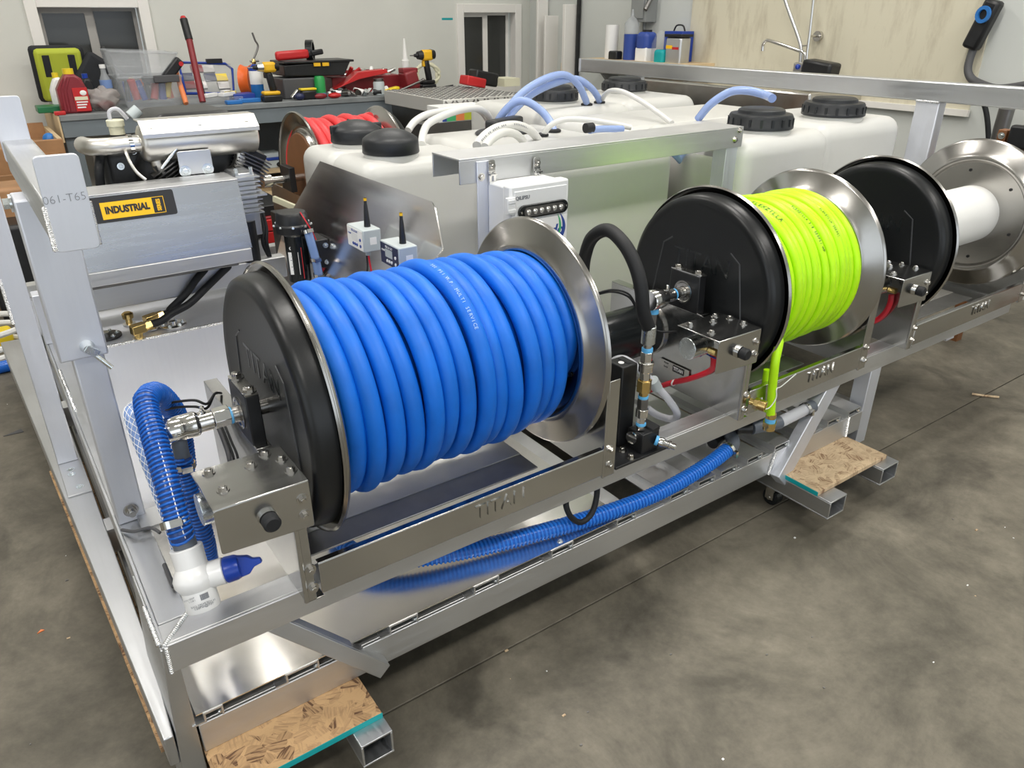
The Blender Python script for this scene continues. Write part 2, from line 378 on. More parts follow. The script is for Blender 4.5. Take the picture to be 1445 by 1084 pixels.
# crumbs and chips on the floor
for i in range(60):
    px = random.uniform(10, 1440); py = random.uniform(480, 1080)
    if not ((px > 1000 and py > 520) or (px < 110) or (px > 620 and py > 900)): continue
    p = at(px, py, 'z', 0); r = random.uniform(.0008, .0022)
    if p.x > XR-.2 or p.y > 2.5: continue
    MB().obox((p.x, p.y, r*.4), X, Y, Z, r*random.uniform(.6, 2), r, r*.4).build('chip', random.choice(['paper', 'osb_pale', 'dark_steel']), fl)
p = at(1388, 560, 'z', 0); MB().sweep([p+V(-.02, .03, .004), p+V(0, 0, .004), p+V(.03, -.035, .004)], .004, 6).build('twig', 'osb_pale', fl)
p = at(20, 611, 'z', 0); MB().prism([(-.03, -.008), (.025, -.012), (.02, .014)], (p.x, p.y, 0), X, Y, Z, 0, .002).build('scrap', 'cable_grey', fl)
p = at(57, 892, 'z', 0); MB().prism([(-.006, -.003), (.008, .0), (.002, .006)], (p.x, p.y, 0), X, Y, Z, 0, .002).build('scrap', 'orange_tube', fl)

def wall_with_holes(name, axis, pos, thick, a0, a1, holes, mat):
    "wall in plane axis=pos spanning a0..a1 by 0..CEIL with rectangular openings (a, b, z0, z1)"
    m = MB(); cuts = sorted({a0, a1, *[h[0] for h in holes], *[h[1] for h in holes]})
    for a, b in zip(cuts[:-1], cuts[1:]):
        hs = [h for h in holes if h[0] <= a and h[1] >= b]; zs = [0]
        for h in hs: zs += [h[2], h[3]]
        zs.append(CEIL)
        for z0, z1 in zip(zs[::2], zs[1::2]):
            if z1 > z0:
                if axis == 'y': m.box(a, b, pos, pos+thick, z0, z1)
                else: m.box(pos, pos+thick, a, b, z0, z1)
    return struct(m.build(name, mat))
W1 = (.455, .985, .66, 1.222); W2 = (3.135, 3.615, .672, 1.2)
wb = wall_with_holes('wall_back', 'y', YB, .14, XL, XR+.14, [W1, W2], 'wall_paint')
wr = wall_with_holes('wall_right', 'x', XR, .14, YF, YB, [], 'wall_paint_cool')
wl = wall_with_holes('wall_left', 'x', XL-.14, .14, YF, YB, [(-4.6, -.6, 0, 2.75)], 'wall_paint')
wf = wall_with_holes('wall_front', 'y', YF-.14, .14, XL, XR, [(-3.6, 2.9, 0, 2.9)], 'wall_paint')
ce = struct(MB().box(XL, XR, YF, YB, CEIL, CEIL+.1).build('ceiling', 'ceil_white'))
def window(n, wdw, y, slide):
    x0, x1, z0, z1 = wdw; c = .045
    m = MB(); m.box(x0-c, x0+.012, y-.018, y+.05, z0-c, z1+c).box(x1-.012, x1+c, y-.018, y+.05, z0-c, z1+c).box(x0+.012, x1-.012, y-.018, y+.05, z1-.012, z1+c).box(x0+.012, x1-.012, y-.018, y+.05, z0-c, z0+.012)
    o = struct(m.build('window_%d' % n, 'trim_white', bevel=.003))
    xm = (x0+x1)/2; k = 'sash_grey' if n == 1 else 'trim_white'
    f = MB(); f.box(x0+.012, xm+.02, y+.055, y+.075, z0+.012, z0+.04).box(x0+.012, xm+.02, y+.055, y+.075, z1-.04, z1-.012).box(x0+.012, x0+.034, y+.055, y+.075, z0+.04, z1-.04).box(xm-.022, xm+.02, y+.055, y+.075, z0+.04, z1-.04)
    f.build('sash', k, o)
    f = MB(); f.box(xm, xm+.028, y+.08, y+.10, z0+.012, z1-.012).box(x1-.034, x1-.012, y+.08, y+.10, z0+.012, z1-.012).box(xm+.028, x1-.034, y+.08, y+.1, z1-.03, z1-.012).box(xm+.028, x1-.034, y+.08, y+.1, z0+.012, z0+.03)
    f.build('sash', k, o)
    MB().box(x0+.03, xm-.02, y+.062, y+.066, z0+.035, z1-.035).build('pane', 'pane', o)
    MB().box(xm+.02, x1-.03, y+.088, y+.092, z0+.025, z1-.025).build('pane', 'pane', o)
    return o
window(1, W1, YB, 1); window(2, W2, YB, 1)
# painter's tape dab by the small window
a = at(632, 27, 'y', YB); MB().box(a.x-.05, a.x+.04, YB-.001, YB, a.z-.006, a.z+.008).build('tape', 'teal', wb)
# ceiling lamps, the rear pair added to brighten the back wall
for (x, y), g in zip(LAMPS, GLOW):
    t = thing('strip_lamp', 'unseen white ceiling strip lamp with long bright tubes', 'lamp', (x, y, CEIL-.05), 'ceiling strip lamps')
    MB().box(x-.66, x+.66, y-.16, y+.16, CEIL-.05, CEIL).build('lamp_body', 'light_body', t)
    for s in (-.07, .07): MB().cyl((x-.62, y+s, CEIL-.064), (x+.62, y+s, CEIL-.064), .013, n=10).build('tube', 'lamp_glow', t)
    g.parent = t; g.matrix_parent_inverse = Matrix.Translation(-t.location)
# wash-down board on the right-hand wall with its rail
def yr(px, py): q = at(px, py, 'x', XR-.012); return q.y, q.z
y1, _ = yr(974, 40); y0, z0 = yr(1380, 158); y0 = .82
MB().box(XR-.012, XR, y0, y1, .775, 2.6).build('wash_board', 'wall_board', wr)
ledge = MB().box(XR-.03, XR-.012, y0-.01, y1, .757, .785).build('trim_1', 'trim_white'); struct(ledge)
# ---------------------------------------------------------------- welded aluminium skid
ZT, ZB, ZLT, ZLB = .36, .308, .187, .127
XE, YE = 2.585, 2.0
sk = thing('skid_frame', 'welded aluminium skid frame with mitred deck angles and slatted base', 'frame', (1.2, 1.0, ZLB))
m = MB(); m.box(.004, XE, 0, .006, ZB, ZT).box(.004, XE, .006, .05, ZT-.006, ZT); m.build('deck_beam', 'alu_x', sk, bevel=.0015)
m = MB(); m.box(0, .006, .0, 1.42, ZB, ZT).box(.006, .05, .052, 1.42, ZT-.006, ZT); m.build('deck_beam', 'alu_y', sk, bevel=.0015)
m = MB(); m.box(0, XE, YE-.006, YE, ZB, ZT).box(0, XE, YE-.05, YE-.006, ZT-.006, ZT); m.build('deck_beam', 'alu_x', sk)
m = MB(); m.box(XE-.006, XE, .01, YE-.01, ZB, ZT).box(XE-.05, XE-.006, .06, YE-.06, ZT-.006, ZT); m.build('deck_beam', 'alu_y', sk)
MB().prism([(-.022, .03), (.017, .03), (.017, .354), (-.003, .354)], (0, 0, 0), X, Z, Y, .002, .200).build('corner_post', 'alu', sk, bevel=.0012)
MB().box(1.806, 1.855, .001, .045, .075, ZB).build('corner_post', 'alu_z', sk, bevel=.0015)
m = MB(); m.box(.02, 1.806, 0, .006, ZLB, ZLT).box(.02, 1.806, .006, .05, ZLT-.006, ZLT).box(.02, 1.806, .006, .05, ZLB, ZLB+.006); m.build('base_beam', 'alu_x', sk, bevel=.0015)
m = MB(); m.prism([(-.031, .004), (-.016, .004), (-.006, .2), (-.006, 1.95), (-.111, 1.95)], (0, 0, 0), X, Y, Z, ZLB, ZLT); m.build('base_beam', 'alu_y', sk, bevel=.002)
m = MB(); m.box(1.80, 1.85, .046, 1.95, ZLB, ZLT); m.build('base_beam', 'alu_y', sk, bevel=.002)
m = MB(); m.box(-.05, 1.85, 1.95, 2.0, ZLB, ZLT); m.build('base_beam', 'alu_x', sk, bevel=.002)
for y in (.62, 1.3): MB().box(-.006, 1.80, y, y+.05, ZLB, ZLT-.001).build('cross_beam', 'alu_x', sk)
for x in (-.02, 1.81): MB().box(x, x+.045, 1.95, 1.99, .07, ZB).build('corner_post', 'alu_z', sk)
MB().box(2.2, 2.245, .002, .045, .3, ZB).build('stub', 'alu_z', sk)
# near and far 45 degree braces, channels on the beam faces
def brace(a, b):
    a = V(a); b = V(b); d = (b-a).normalized(); yy = (Y-d*Y.dot(d)).normalized(); u = d.cross(yy)
    if u.z < 0: u = -u
    m = MB(); c = (a+b)/2; l = (b-a).length/2; h = .014
    m.obox(c-yy*.012, d, yy, u, l, .003, h); m.obox(c+u*(h-.003)+yy*.003, d, yy, u, l, .012, .003); m.obox(c-u*(h-.003)+yy*.003, d, yy, u, l, .012, .003)
    return m.build('brace', 'alu', sk, bevel=.001)
brace((.135, .024, .338), (.322, -.016, .140))
a = V(1.668, .022, .334); b = V(1.428, -.016, .112); d = (b-a).normalized(); yy = (Y-d*Y.dot(d)).normalized(); u = d.cross(yy); u = u if u.z > 0 else -u
MB().obox((a+b)/2, d, yy, u, (b-a).length/2, .014, .026).build('brace', 'alu_z', sk, bevel=.002)
# hat channels that carry the floor sheet
def slat(x, w_=.057, y0=.0, y1=1.94, h=.0185, t=.003):
    m = MB(); z = ZLT
    m.box(x, x+w_, y0, y1, z+h-t, z+h).box(x, x+t, y0, y1, z+t, z+h-t).box(x+w_-t, x+w_, y0, y1, z, z+h-t).box(x-.018, x+t, y0, y1, z, z+t)
    o = m.build('floor_slat', 'alu_x', sk); MB().bolt((x+w_-.004, y0+.004, z+.006), (-1, -.4, 0), .004, .003, False).build('bolt', 'zinc', o)
for x in (.161, .349, .526, .711, .888, 1.05, 1.142, 1.219, 1.314, 1.419, 1.53, 1.64, 1.735): slat(x)
MB().box(.02, .905, .002, 1.0, ZLT+.0185, ZLT+.0205).build('floor_sheet', 'tray', sk)
MB().bolt(at(790, 763, 'z', ZLT+.0205), Z, .005, .004).build('bolt', 'zinc', sk)
# weld beads: lines of overlapping ripples
def weld(a, b, r=.0042, step=.0034, up=Z):
    a = V(a); b = V(b); n = max(2, int((b-a).length/step)); m = MB(); d = (b-a).normalized()
    for i in range(n+1):
        c = a.lerp(b, i/n); m.lathe(c-d*.0022, d, [(0, r*.75), (.0014, r*1.05), (.0034, r*.8)], 10)
    o = m.build('weld_bead', 'weld', sk, ang=70); return o
slat(.03, .03)
weld((.004, .003, ZT), (.05, .055, ZT)); weld((-.002, .012, ZT-.002), (-.002, .105, ZT-.002), .0042); weld((.005, -.001, ZT-.003), (.004, -.001, ZB+.002), .0034)
weld((.008, .88, ZT+.001), (.008, 1.14, ZT+.001), .004)
weld((.262, -.003, .197), (.322, -.004, .137), .003); weld((1.734, -.002, .19), (1.738, -.002, .13), .005); weld((1.42, -.003, .186), (1.405, -.003, .13), .004)
# angled foot plate and the middle post on the left side
MB().box(-.056, -.006, .80, .975, ZLT, ZLT+.004).build('foot_plate', 'alu', sk, bevel=.001)
for y in (.83, .90, .925): MB().bolt((-.031+.004*math.sin(y*40), y, ZLT+.004), Z, .006, .004).build('bolt', 'zinc', sk)
MB().box(-.056, -.012, .965, 1.01, ZLT+.004, .93).build('post', 'alu_z', sk, bevel=.002)
weld((-.057, .966, .56), (-.057, .966, .66), .004)
m = MB(); m.box(.012, .05, .99, 1.03, .47, .56); m.build('tie_bracket', 'alu', sk, bevel=.003)
# tank side plates that stand on the deck, and far posts
MB().box(.0, .05, 1.35, 1.4, ZT, .5).build('post', 'alu_z', sk, bevel=.002)

# bolt-on front post: lower tube, sleeve with locking bolt, top rail
pk = thing('rail_post', 'pale aluminium sleeve post bolted to the left deck angle, carrying a stub rail', 'post', (.025, .365, ZT))
MB().box(.006, .052, .348, .394, ZT, .74).build('post_tube', 'alu_z', pk, bevel=.003)
MB().box(-.012, .058, .335, .405, .685, .938).build('sleeve', 'alu_z', pk, bevel=.003)
m = MB(); m.box(.004, .0475, .006, .58, .940, .990); m.build('rail', 'alu_y', pk, bevel=.003)
pl = [(0, 0), (.0435, 0), (.0435, .102), (0, .102)]
def rounded(poly, r, n=4):
    out = []; k = len(poly)
    for i in range(k):
        p = V(*poly[i], 0); a = V(*poly[i-1], 0); b = V(*poly[(i+1) % k], 0); da = (a-p).normalized(); db = (b-p).normalized(); h = (da+db).normalized()
        s0 = p+da*r; s1 = p+db*r
        for j in range(n+1): t = j/n; q = s0.lerp(p, t).lerp(p.lerp(s1, t), t); out.append((q.x, q.y))
    return out
plate = MB().prism(rounded(pl, .006), (.004, 0, .940), X, Z, Y, -.001, .006).build('end_plate', 'alu_z', pk, bevel=.0006)
MB().prism(rounded(pl, .006), (.002, 0, .955), X, Z, Y, .575, .583).build('end_plate', 'alu_z', pk, bevel=.0006)
text('stamped_lettering', '061-T65', 'print_grey', (.0245, -.0014, .997), (1, 0, .03), Z, .0125, pk, .0002, width=.0405, bold=-.0003)
m = MB()
for i in range(24): z = .943+.046*i/23; m.lathe((.0035, .001, z-.0015), Z, [(0, .002), (.0012, .0034), (.003, .0022)], 8)
m.build('weld_bead', 'weld', pk, ang=70); m = MB()
for i in range(24): z = .943+.046*i/23; m.lathe((.0485, .004, z-.0015), Z, [(0, .001), (.0012, .0018), (.003, .0012)], 8)
m.build('weld_bead', 'weld', pk, ang=70)
# locking bolt with a bar handle
def lock_bolt(c, tip, side=-1):
    m = MB(); c = V(c); m.cyl(c, c+V(0, -.016, 0), .011, .007, n=14); m.obox(c+V(.004, -.012, -.004), V(.75, 0, -.66), Y, V(.66, 0, .75), .010, .006, .006)
    m.cyl(c+V(0, -.012, -.002), tip, .0038, n=10); return m.build('lock_bolt', 'zinc', pk)
c = at(123, 489, 'y', .335); lock_bolt(c, at(158, 519, 'y', .315))
c = V(-.012, .365, .93); m = MB(); m.cyl(c+V(-.001, 0, 0), c+V(-.004, 0, 0), .013, n=16); m.cyl(c+V(-.004, 0, 0), c+V(-.012, 0, 0), .008, n=6); m.build('bolt', 'zinc', pk)
m = MB(); p = V(.03, .347, .385); m.cyl(p, p+V(0, -.002, 0), .0125, n=18); m.cyl(p+V(0, -.002, 0), p+V(0, -.009, 0), .009, n=6); m.cyl(p+V(0, -.009, 0), p+V(0, -.018, 0), .0055, n=12); m.build('bolt', 'steel', pk)
# hanging rail at the right-hand end, on posts
rr_ = thing('end_rail', 'long aluminium end rail on flat posts behind the white drum reel', 'rail', (2.55, .40, ZT))
m = MB(); m.box(2.55, 2.60, .06, 2.16, .921, .981); m.build('rail', 'alu_y', rr_, bevel=.004)
for y in (.362, 1.75): MB().box(2.552, 2.598, y, y+.078, ZT, .921).build('post', 'alu_z', rr_, bevel=.003)
m = MB()
for i in range(26): y = .364+.074*i/25; m.lathe((2.5505, y-.0016, .921), Y, [(0, .003), (.0014, .0052), (.0034, .0034)], 8)
m.build('weld_bead', 'weld', rr_, ang=70)
MB().box(2.546, 2.552, 2.155, 2.163, .921, .981).build('end_cap', 'alu_z', rr_)

# wheeled tubes and wafer board under the base
def dolly(x0, x1, yend, label):
    t = thing('support_tube', label, 'tube', ((x0+x1)/2, .5, .065)); w_ = .004; z0, z1 = .0645, .1150
    m = MB(); m.box(x0, x1, yend, 1.9, z0, z0+w_).box(x0, x1, yend, 1.9, z1-w_, z1).box(x0, x0+w_, yend, 1.9, z0+w_, z1-w_).box(x1-w_, x1, yend, 1.9, z0+w_, z1-w_)
    m.build('square_tube', 'alu_y', t, bevel=.001)
    for y in (.02, 1.7):
        xc = (x0+x1)/2; c = MB(); c.cyl((xc-.011, y, .0235), (xc+.011, y, .0235), .0232, n=24); w1 = c.build('caster', 'black_gloss', t)
        f = MB(); f.box(xc-.018, xc-.013, y-.012, y+.012, .02, .058).box(xc+.013, xc+.018, y-.012, y+.012, .02, .058).box(xc-.022, xc+.022, y-.022, y+.022, .056, .064).cyl((xc-.02, y, .0235), (xc+.02, y, .0235), .005, n=10)
        f.build('fork', 'chrome', w1)
    return t
dolly(.228, .284, -.125, 'open square aluminium tube under the wafer board with teal edge')
dolly(.005, .061, .22, 'square aluminium tube under the corner post')
dolly(1.446, 1.513, -.158, 'open square aluminium tube with caster, nearer the blue hose reel, under pale board')
dolly(1.689, 1.762, -.148, 'open square aluminium tube at the outer end of the pale board')
ob = thing('wafer_board', 'orange-brown wafer board strip with a teal painted edge under the skid', 'board', (.15, .3, .115))
MB().box(.019, .282, -.092, 1.2, .1152, .1268).build('board', 'osb', ob, bevel=.001)
MB().box(.019, .2825, -.0932, -.092, .1152, .1262).build('painted_edge', 'teal', ob)
ob = thing('wafer_board', 'pale wafer board strip across two tubes below the yellow-green hose reel', 'board', (1.6, .3, .115))
MB().box(1.444, 1.745, -.122, 1.2, .1152, .1268).build('board', 'osb_pale', ob, bevel=.001)
MB().box(1.4428, 1.444, -.122, 1.2, .1152, .1262).build('painted_edge', 'teal', ob)
ob = tag(MB().prism([(-.037, .05), (.0, .05), (.0, 1.07), (-.079, 1.07)], (0, 0, 0), X, Y, Z, .1152, .1268).build('wafer_board', 'osb'), 'thin wafer board edge under the left base beam', 'board')
# ---------------------------------------------------------------- hose reels
YC, ZC, RD = .166, .607, .228
def disc_profile(s):
    "pressed steel side disc; s = +1 when the inner face looks along +x. list of (x offset, radius)"
    t = .0022
    a = [(0, .012), (0, .158), (.006*s, .163), (.014*s, .165), (.017*s, .171), (.013*s, .181), (.005*s, .189), (.0, .222), (-.003*s, .2265), (-.007*s, RD), (-.0095*s, .2255)]
    return a
def mk_disc(name, x, s, mat, parent):
    a = disc_profile(s); t = .0022*s; prof = [(p, r) for p, r in a]+[(p-t, r-.0008) for p, r in reversed(a)]
    return MB().lathe((x, YC, ZC), X, [(p, r) for p, r in prof], 96).build(name, mat, parent, ang=50)
def reel(x0, x1, label, right_bracket=True, motor=True, letters=True):
    t = thing('hose_reel', label, 'hose reel', ((x0+x1)/2, YC, ZT))
    xs, xe = x0-.086, x1+.034; yf, yb = -.032, .405; zp = .568
    # spool
    d0 = mk_disc('spool_disc', x0, 1, 'disc_steel', t); d1 = mk_disc('spool_disc', x1, -1, 'disc_steel', t)
    for k in range(6):
        a = 2*PI*k/6+.3; MB().cyl((x1-.0025, YC+.135*math.cos(a), ZC+.135*math.sin(a)), (x1-.0012, YC+.135*math.cos(a), ZC+.135*math.sin(a)), .0045, n=12).build('hole', 'black', d1)
    # plastic guard dish with pressed panel and lettering
    R = .213
    dish = MB().lathe((x0-.005, YC, ZC), X, [(0, .02), (0, R-.01), (-.004, R), (-.028, R-.002), (-.038, R-.006), (-.0425, R-.016), (-.0405, R-.026), (-.039, .05), (-.039, .018)], 96).build('guard_dish', 'black_dish', t, ang=45)
    xd = x0-.0445
    for s in (-1, 1):
        pts = [(xd, YC+s*.150, ZC-.13), (xd, YC+s*.112, ZC+.085), (xd, YC+s*.085, ZC+.103)]
        MB().sweep(pts, .0022, 6).build('pressed_ridge', 'ridge_highlight', dish)  # grey colour stands in for the highlight along the pressing
    text('pressed_lettering', 'TITAN', 'black_gloss', (xd+.0005, YC-.005, ZC+.062), (0, -1, 0), Z, .058, t, .0008)
    MB().cyl((x0, YC, ZC), (x1, YC, ZC), .088, n=48, caps=False).build('drum', 'white', t)
    # axle, bearing block, side plates
    MB().cyl((xs-.03, YC, ZC), (xe+.03, YC, ZC), .0125, n=24).build('axle', 'steel', t)
    for xb in (xs-.0005, xe-.022):
        b = MB(); b.prism([(-.047, -.042), (.047, -.042), (.043, .045), (-.043, .045)], (xb, YC, ZC), Y, Z, X, 0, .022); bb = b.build('bearing_block', 'black', t, bevel=.002)
        MB().box(xb+.001, xb+.021, YC-.044, YC+.044, ZC+.045, ZC+.0475).build('top_strip', 'steel', bb)
        for yy in (-.030, .030): MB().bolt((xb+.011, YC+yy, ZC+.0475), Z, .0082, .008).build('bolt', 'steel', bb)
        MB().lathe((xb, YC, ZC), -X, [(0, .012), (0, .026), (.0025, .0265), (.003, .023), (.0015, .021), (.0022, .0135), (0, .0125)], 36).build('bearing_race', 'steel', bb)
    m = MB(); m.box(xs, xs+.0022, yf, yb, ZT, zp-.0022); m.box(xs, xs+.024, YC-.06, yb, zp-.0022, zp); m.box(xs+.0022, xs+.018, yf, yf+.0022, ZT, zp-.0022)
    m.cyl((xs+.0022, yf+.0028, ZT), (xs+.0022, yf+.0028, .50), .0042, n=14)
    m.box(xs+.0022, xs+.03, yf, yb, ZT, ZT+.0022)
    m.build('side_plate', 'steel_sheet', t, bevel=.0008)
    m = MB(); m.box(xe, xe+.0022, yf, yb, ZT, zp-.0022); m.box(xe-.024, xe+.0022, YC-.06, yb, zp-.0022, zp); m.box(xe+.0022, xe+.028, yf, yf+.0022, ZT, zp); m.box(xe-.004, xe+.0022, yf-.001, yf+.004, ZT, zp)
    m.build('side_plate', 'steel_sheet', t, bevel=.0008)
    # base pan between the plates and the lettered front rail
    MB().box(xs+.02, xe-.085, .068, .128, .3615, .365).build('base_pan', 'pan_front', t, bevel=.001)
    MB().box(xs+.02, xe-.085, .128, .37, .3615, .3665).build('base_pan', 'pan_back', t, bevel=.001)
    m = MB(); m.box(xs+.027, xe-.003, yf, yf+.0022, .3665, .424); m.box(xs+.027, xe-.003, yf, yf+.012, .4235, .4258); fr = m.build('front_rail', 'steel_sheet', t, bevel=.001)
    MB().box(xs+.027, xe-.003, yb-.002, yb, .3665, .424).build('rear_rail', 'steel_sheet', t)
    text('embossed_lettering', 'TITAN', 'steel_sheet', ((x0+x1)/2+.035, yf-.0012, .398), X, Z, .040, t, .0013, bold=-.0002, width=.105)
    for x in (xs+.014, xe+.014):
        for z in (.385, .420): MB().bolt((x, yf, z), -Y, .0062, .007).build('bolt', 'steel', t)
    # motor bracket: folded hood on the front of the left plate
    bx0, bx1, by0, by1, bz = x0-.190, x0-.056, yf-.002, .082, .577
    def hood():
        m = MB(); m.box(bx0, bx1, by0, by1, bz-.0025, bz)
        m.prism(rounded([(bx0, .503), (bx1, .496), (bx1, bz-.001), (bx0, bz-.001)], .004), (0, 0, 0), X, Z, Y, by0, by0+.0025)
        return m.build('motor_hood', 'steel_sheet', t, bevel=.0012)
    hd = hood()
    for x, y in ((bx0+.022, .066), (bx0+.026, .010), (bx0+.078, .050), (bx0+.106, .070), (bx0+.122, .042), (bx0+.122, .004)): MB().bolt((x, y, bz), Z, .0064, .006).build('bolt', 'steel', hd)
    for z in (.548, .520): MB().bolt((bx1-.013, by0, z), -Y, .0062, .006).build('bolt', 'steel', hd)
    c = MB(); p = V(bx0+.069, by0, .538); c.cyl(p, p+V(0, -.006, 0), .014, n=24); kb = c.build('knob_collar', 'chrome', hd)
    k = MB(); k.lathe(p, -Y, [(.006, .0105), (.008, .0128), (.020, .0128), (.0235, .010)], 24).build('lock_knob', 'rubber', hd)
    if motor:
        # gear motor can under the hood and pinion motor behind
        g = MB(); g.cyl((bx0-.004, .045, .535), (bx0+.055, .045, .535), .024, n=32); g.build('motor_can', 'zinc', t, bevel=.001)
        g = MB(); g.cyl((bx0-.075, .27, .485), (xs, .27, .485), .062, n=48); mo = g.build('drive_motor', 'black_gloss', t, bevel=.003)
        MB().lathe((xs, .27, .485), -X, [(0, .066), (.006, .066), (.008, .063)], 40).build('motor_flange', 'steel', mo)
        MB().cyl((bx0+.04, .02, .53), (bx0+.04, .0, .53), .008, n=8).build('terminal', 'brass', t)
    return t
r1 = reel(.289, .776, 'steel hose reel filled with thick blue hose, black guard dish facing the corner post', True, False)
r2 = reel(1.296, 1.638, 'narrow steel hose reel filled with yellow-green hose between the two wider reels')
r3 = reel(1.984, 2.509, 'empty steel hose reel with bare white drum at the end of the deck')
COILS = {}
def coil(name, x0, x1, R, r, mat, label, n_layers=1, seed=0, jitter=.004, grow=0.):
    rnd = random.Random(seed); pitch = 2*r*1.02; turns = (x1-x0-2*r)/pitch; pts = []; steps = 72
    N = int(turns*steps); ph = [rnd.uniform(0, 6.28) for _ in range(6)]
    for i in range(N+1):
        a = 2*PI*i/steps; k = i/N; tt = i/steps
        # each wrap sits a little differently: pitch wobble and slack
        x = x0+r+pitch*tt+jitter*math.sin(tt*1.7+ph[0])*math.sin(PI*k)
        x += r*1.1*max(0, math.sin(a*.5+ph[1]))**8*math.sin(tt*.9+ph[2])*.35
        rad = R+grow*(k-.5)-(.016 if grow else .004)*max(0, (k-.78)/.22)**1.5+.0035*math.sin(tt*2.3+ph[3])+.0022*math.sin(a*2+tt+ph[4])
        pts.append((x, YC+rad*math.cos(a), ZC+rad*math.sin(a)))
    lx = pts[-1][0]; la = 2*PI*N/steps
    for i in range(1, 16): a = la+2*PI*i/steps; pts.append((lx+.0006*i, YC+(rad-.0042*i)*math.cos(a), ZC+(rad-.0042*i)*math.sin(a)))
    o = MB().sweep(pts, r, 14).build(name, mat, ang=80)
    COILS[name] = (pts[:N], r)
    # inner layers fill the drum below
    q = []
    for i in range(int(turns*40)+1):
        a = -2*PI*i/40; q.append((x1-r-pitch*i/40, YC+(R-1.7*r)*math.cos(a), ZC+(R-1.7*r)*math.sin(a)))
    MB().sweep(q, r, 8).build('inner_layer', mat, o, ang=80)
    return tag(o, label, 'hose')
blue = coil('blue_hose', .2925, .7725, .1640, .0163, 'blue_hose', 'thick blue rubber hose wound in even wraps on its reel', seed=3, grow=-.003)
green = coil('green_hose', 1.2995, 1.6345, .1735, .0102, 'green_hose', 'thin yellow-green hose wound tightly on the narrow reel', seed=5, jitter=.002)
# printed lines on the hoses
def hose_print(parent, s, x, a0, size, mat, step=None):
    "letters set one by one along a wrap of the hose, starting near the given place and angle"
    step = step or size*.66; pts, r = COILS[parent.name]
    i = min(range(len(pts)), key=lambda k: (pts[k][0]-x)**2+(pts[k][1]-YC-.17*math.cos(a0))**2+(pts[k][2]-ZC-.17*math.sin(a0))**2); acc = 0.
    for ch in s:
        while i < len(pts)-3 and acc > (V(pts[i+1])-V(pts[i])).length: acc -= (V(pts[i+1])-V(pts[i])).length; i += 1
        c = V(pts[i]).lerp(V(pts[i+1]), min(1, acc/(V(pts[i+1])-V(pts[i])).length)); tan = (V(pts[i+1])-V(pts[i-1])).normalized(); n_ = V(0, c.y-YC, c.z-ZC).normalized(); n_ = (n_+V(-.25, 0, 0)).normalized(); n_ = (n_-tan*n_.dot(tan)).normalized()
        if ch != ' ': text('print', ch, mat, c+n_*(r+.0003), tan, n_.cross(tan), size, parent, .0002)
        acc += step
hose_print(green, 'FLEXZILLA', 1.392, math.radians(97), .0150, 'green_print')
hose_print(green, 'FLEXZILLA 3/8 300PSI WP', 1.475, math.radians(112), .0085, 'green_print')
hose_print(green, 'FLEXZILLA 300PSI', 1.55, math.radians(120), .0075, 'green_print')
hose_print(blue, '300 PSI W.P. MULTI SERVICE', .545, math.radians(96), .0085, 'blue_hose_print')
# ---------------------------------------------------------------- plumbing along the deck
def bolt1(p, d, r, h, parent, mat='steel', washer=True, name='bolt'):
    return MB().bolt(p, d, r, h, washer).build(name, mat, parent)
def clamp(p, d, r, parent=None, w_=.009):
    "worm-drive hose clamp"
    p = V(p); d = V(d).normalized(); o = MB().lathe(p-d*w_/2, d, [(0, r), (0, r+.0014), (w_, r+.0014), (w_, r)], 28, True).build('hose_clamp', 'chrome', parent)
    u, v_ = frame(d); s = min((u, -u, v_, -v_), key=lambda q: q.dot(fw))
    c = p+s*(r+.004); t = d.cross(s)
    MB().obox(c, t, d, s, .008, w_*.5, .004).build('screw_housing', 'chrome', o).matrix_parent_inverse = Matrix()
    return o
# swivel elbow on the blue reel
sw = thing('swivel_elbow', 'chrome swivel elbow with grease nipple on the blue hose reel axle', 'fitting', (.12, YC, ZC))
MB().lathe((.086, YC, ZC+.002), X, [(0, .012), (0, .0178), (.003, .0200), (.028, .0200), (.029, .0194), (.046, .0200), (.050, .0192), (.053, .0160), (.072, .0160), (.074, .014), (.0745, .01)], 36).build('swivel_body', 'chrome', sw)
MB().cyl((.1605, YC, ZC+.002), (.1855, YC, ZC+.002), .0165, n=6).build('hex_nut', 'chrome', sw, bevel=.001)
MB().cyl((.1856, YC, ZC), (.1885, YC, ZC), .0138, n=24).build('thread_tape', 'teflon_blue', sw)
for i in range(5): MB().lathe((.189+i*.0022, YC, ZC), X, [(0, .0125), (.0008, .0137), (.0018, .0125)], 24).build('thread', 'chrome', sw)
MB().lathe((.147, YC-.002, ZC+.017), Z, [(0, .005), (.004, .005), (.004, .003), (.009, .003), (.011, .0038), (.013, .002)], 14).build('grease_nipple', 'chrome', sw)
a = V(.106, YC, ZC-.014); b = at(258, 648, 'y', YC-.002)
MB().cyl(a, b, .0115, n=20).build('hose_barb', 'pvc_grey', sw)
dh = [b+V(0, 0, .004), at(262, 672, 'y', .160), at(270, 705, 'y', .150), at(284, 742, 'y', .145), at(292, 775, 'y', .15), at(296, 805, 'y', .17)]
o = ribbed('suction_hose', dh, .0135, 'spiral_blue', 'spiral_clear', pitch=.0062); tag(o, 'short blue ribbed hose hanging from the chrome swivel elbow', 'hose')
clamp(at(260, 657, 'y', .162), V(dh[1])-V(dh[0]), .0152, sw)
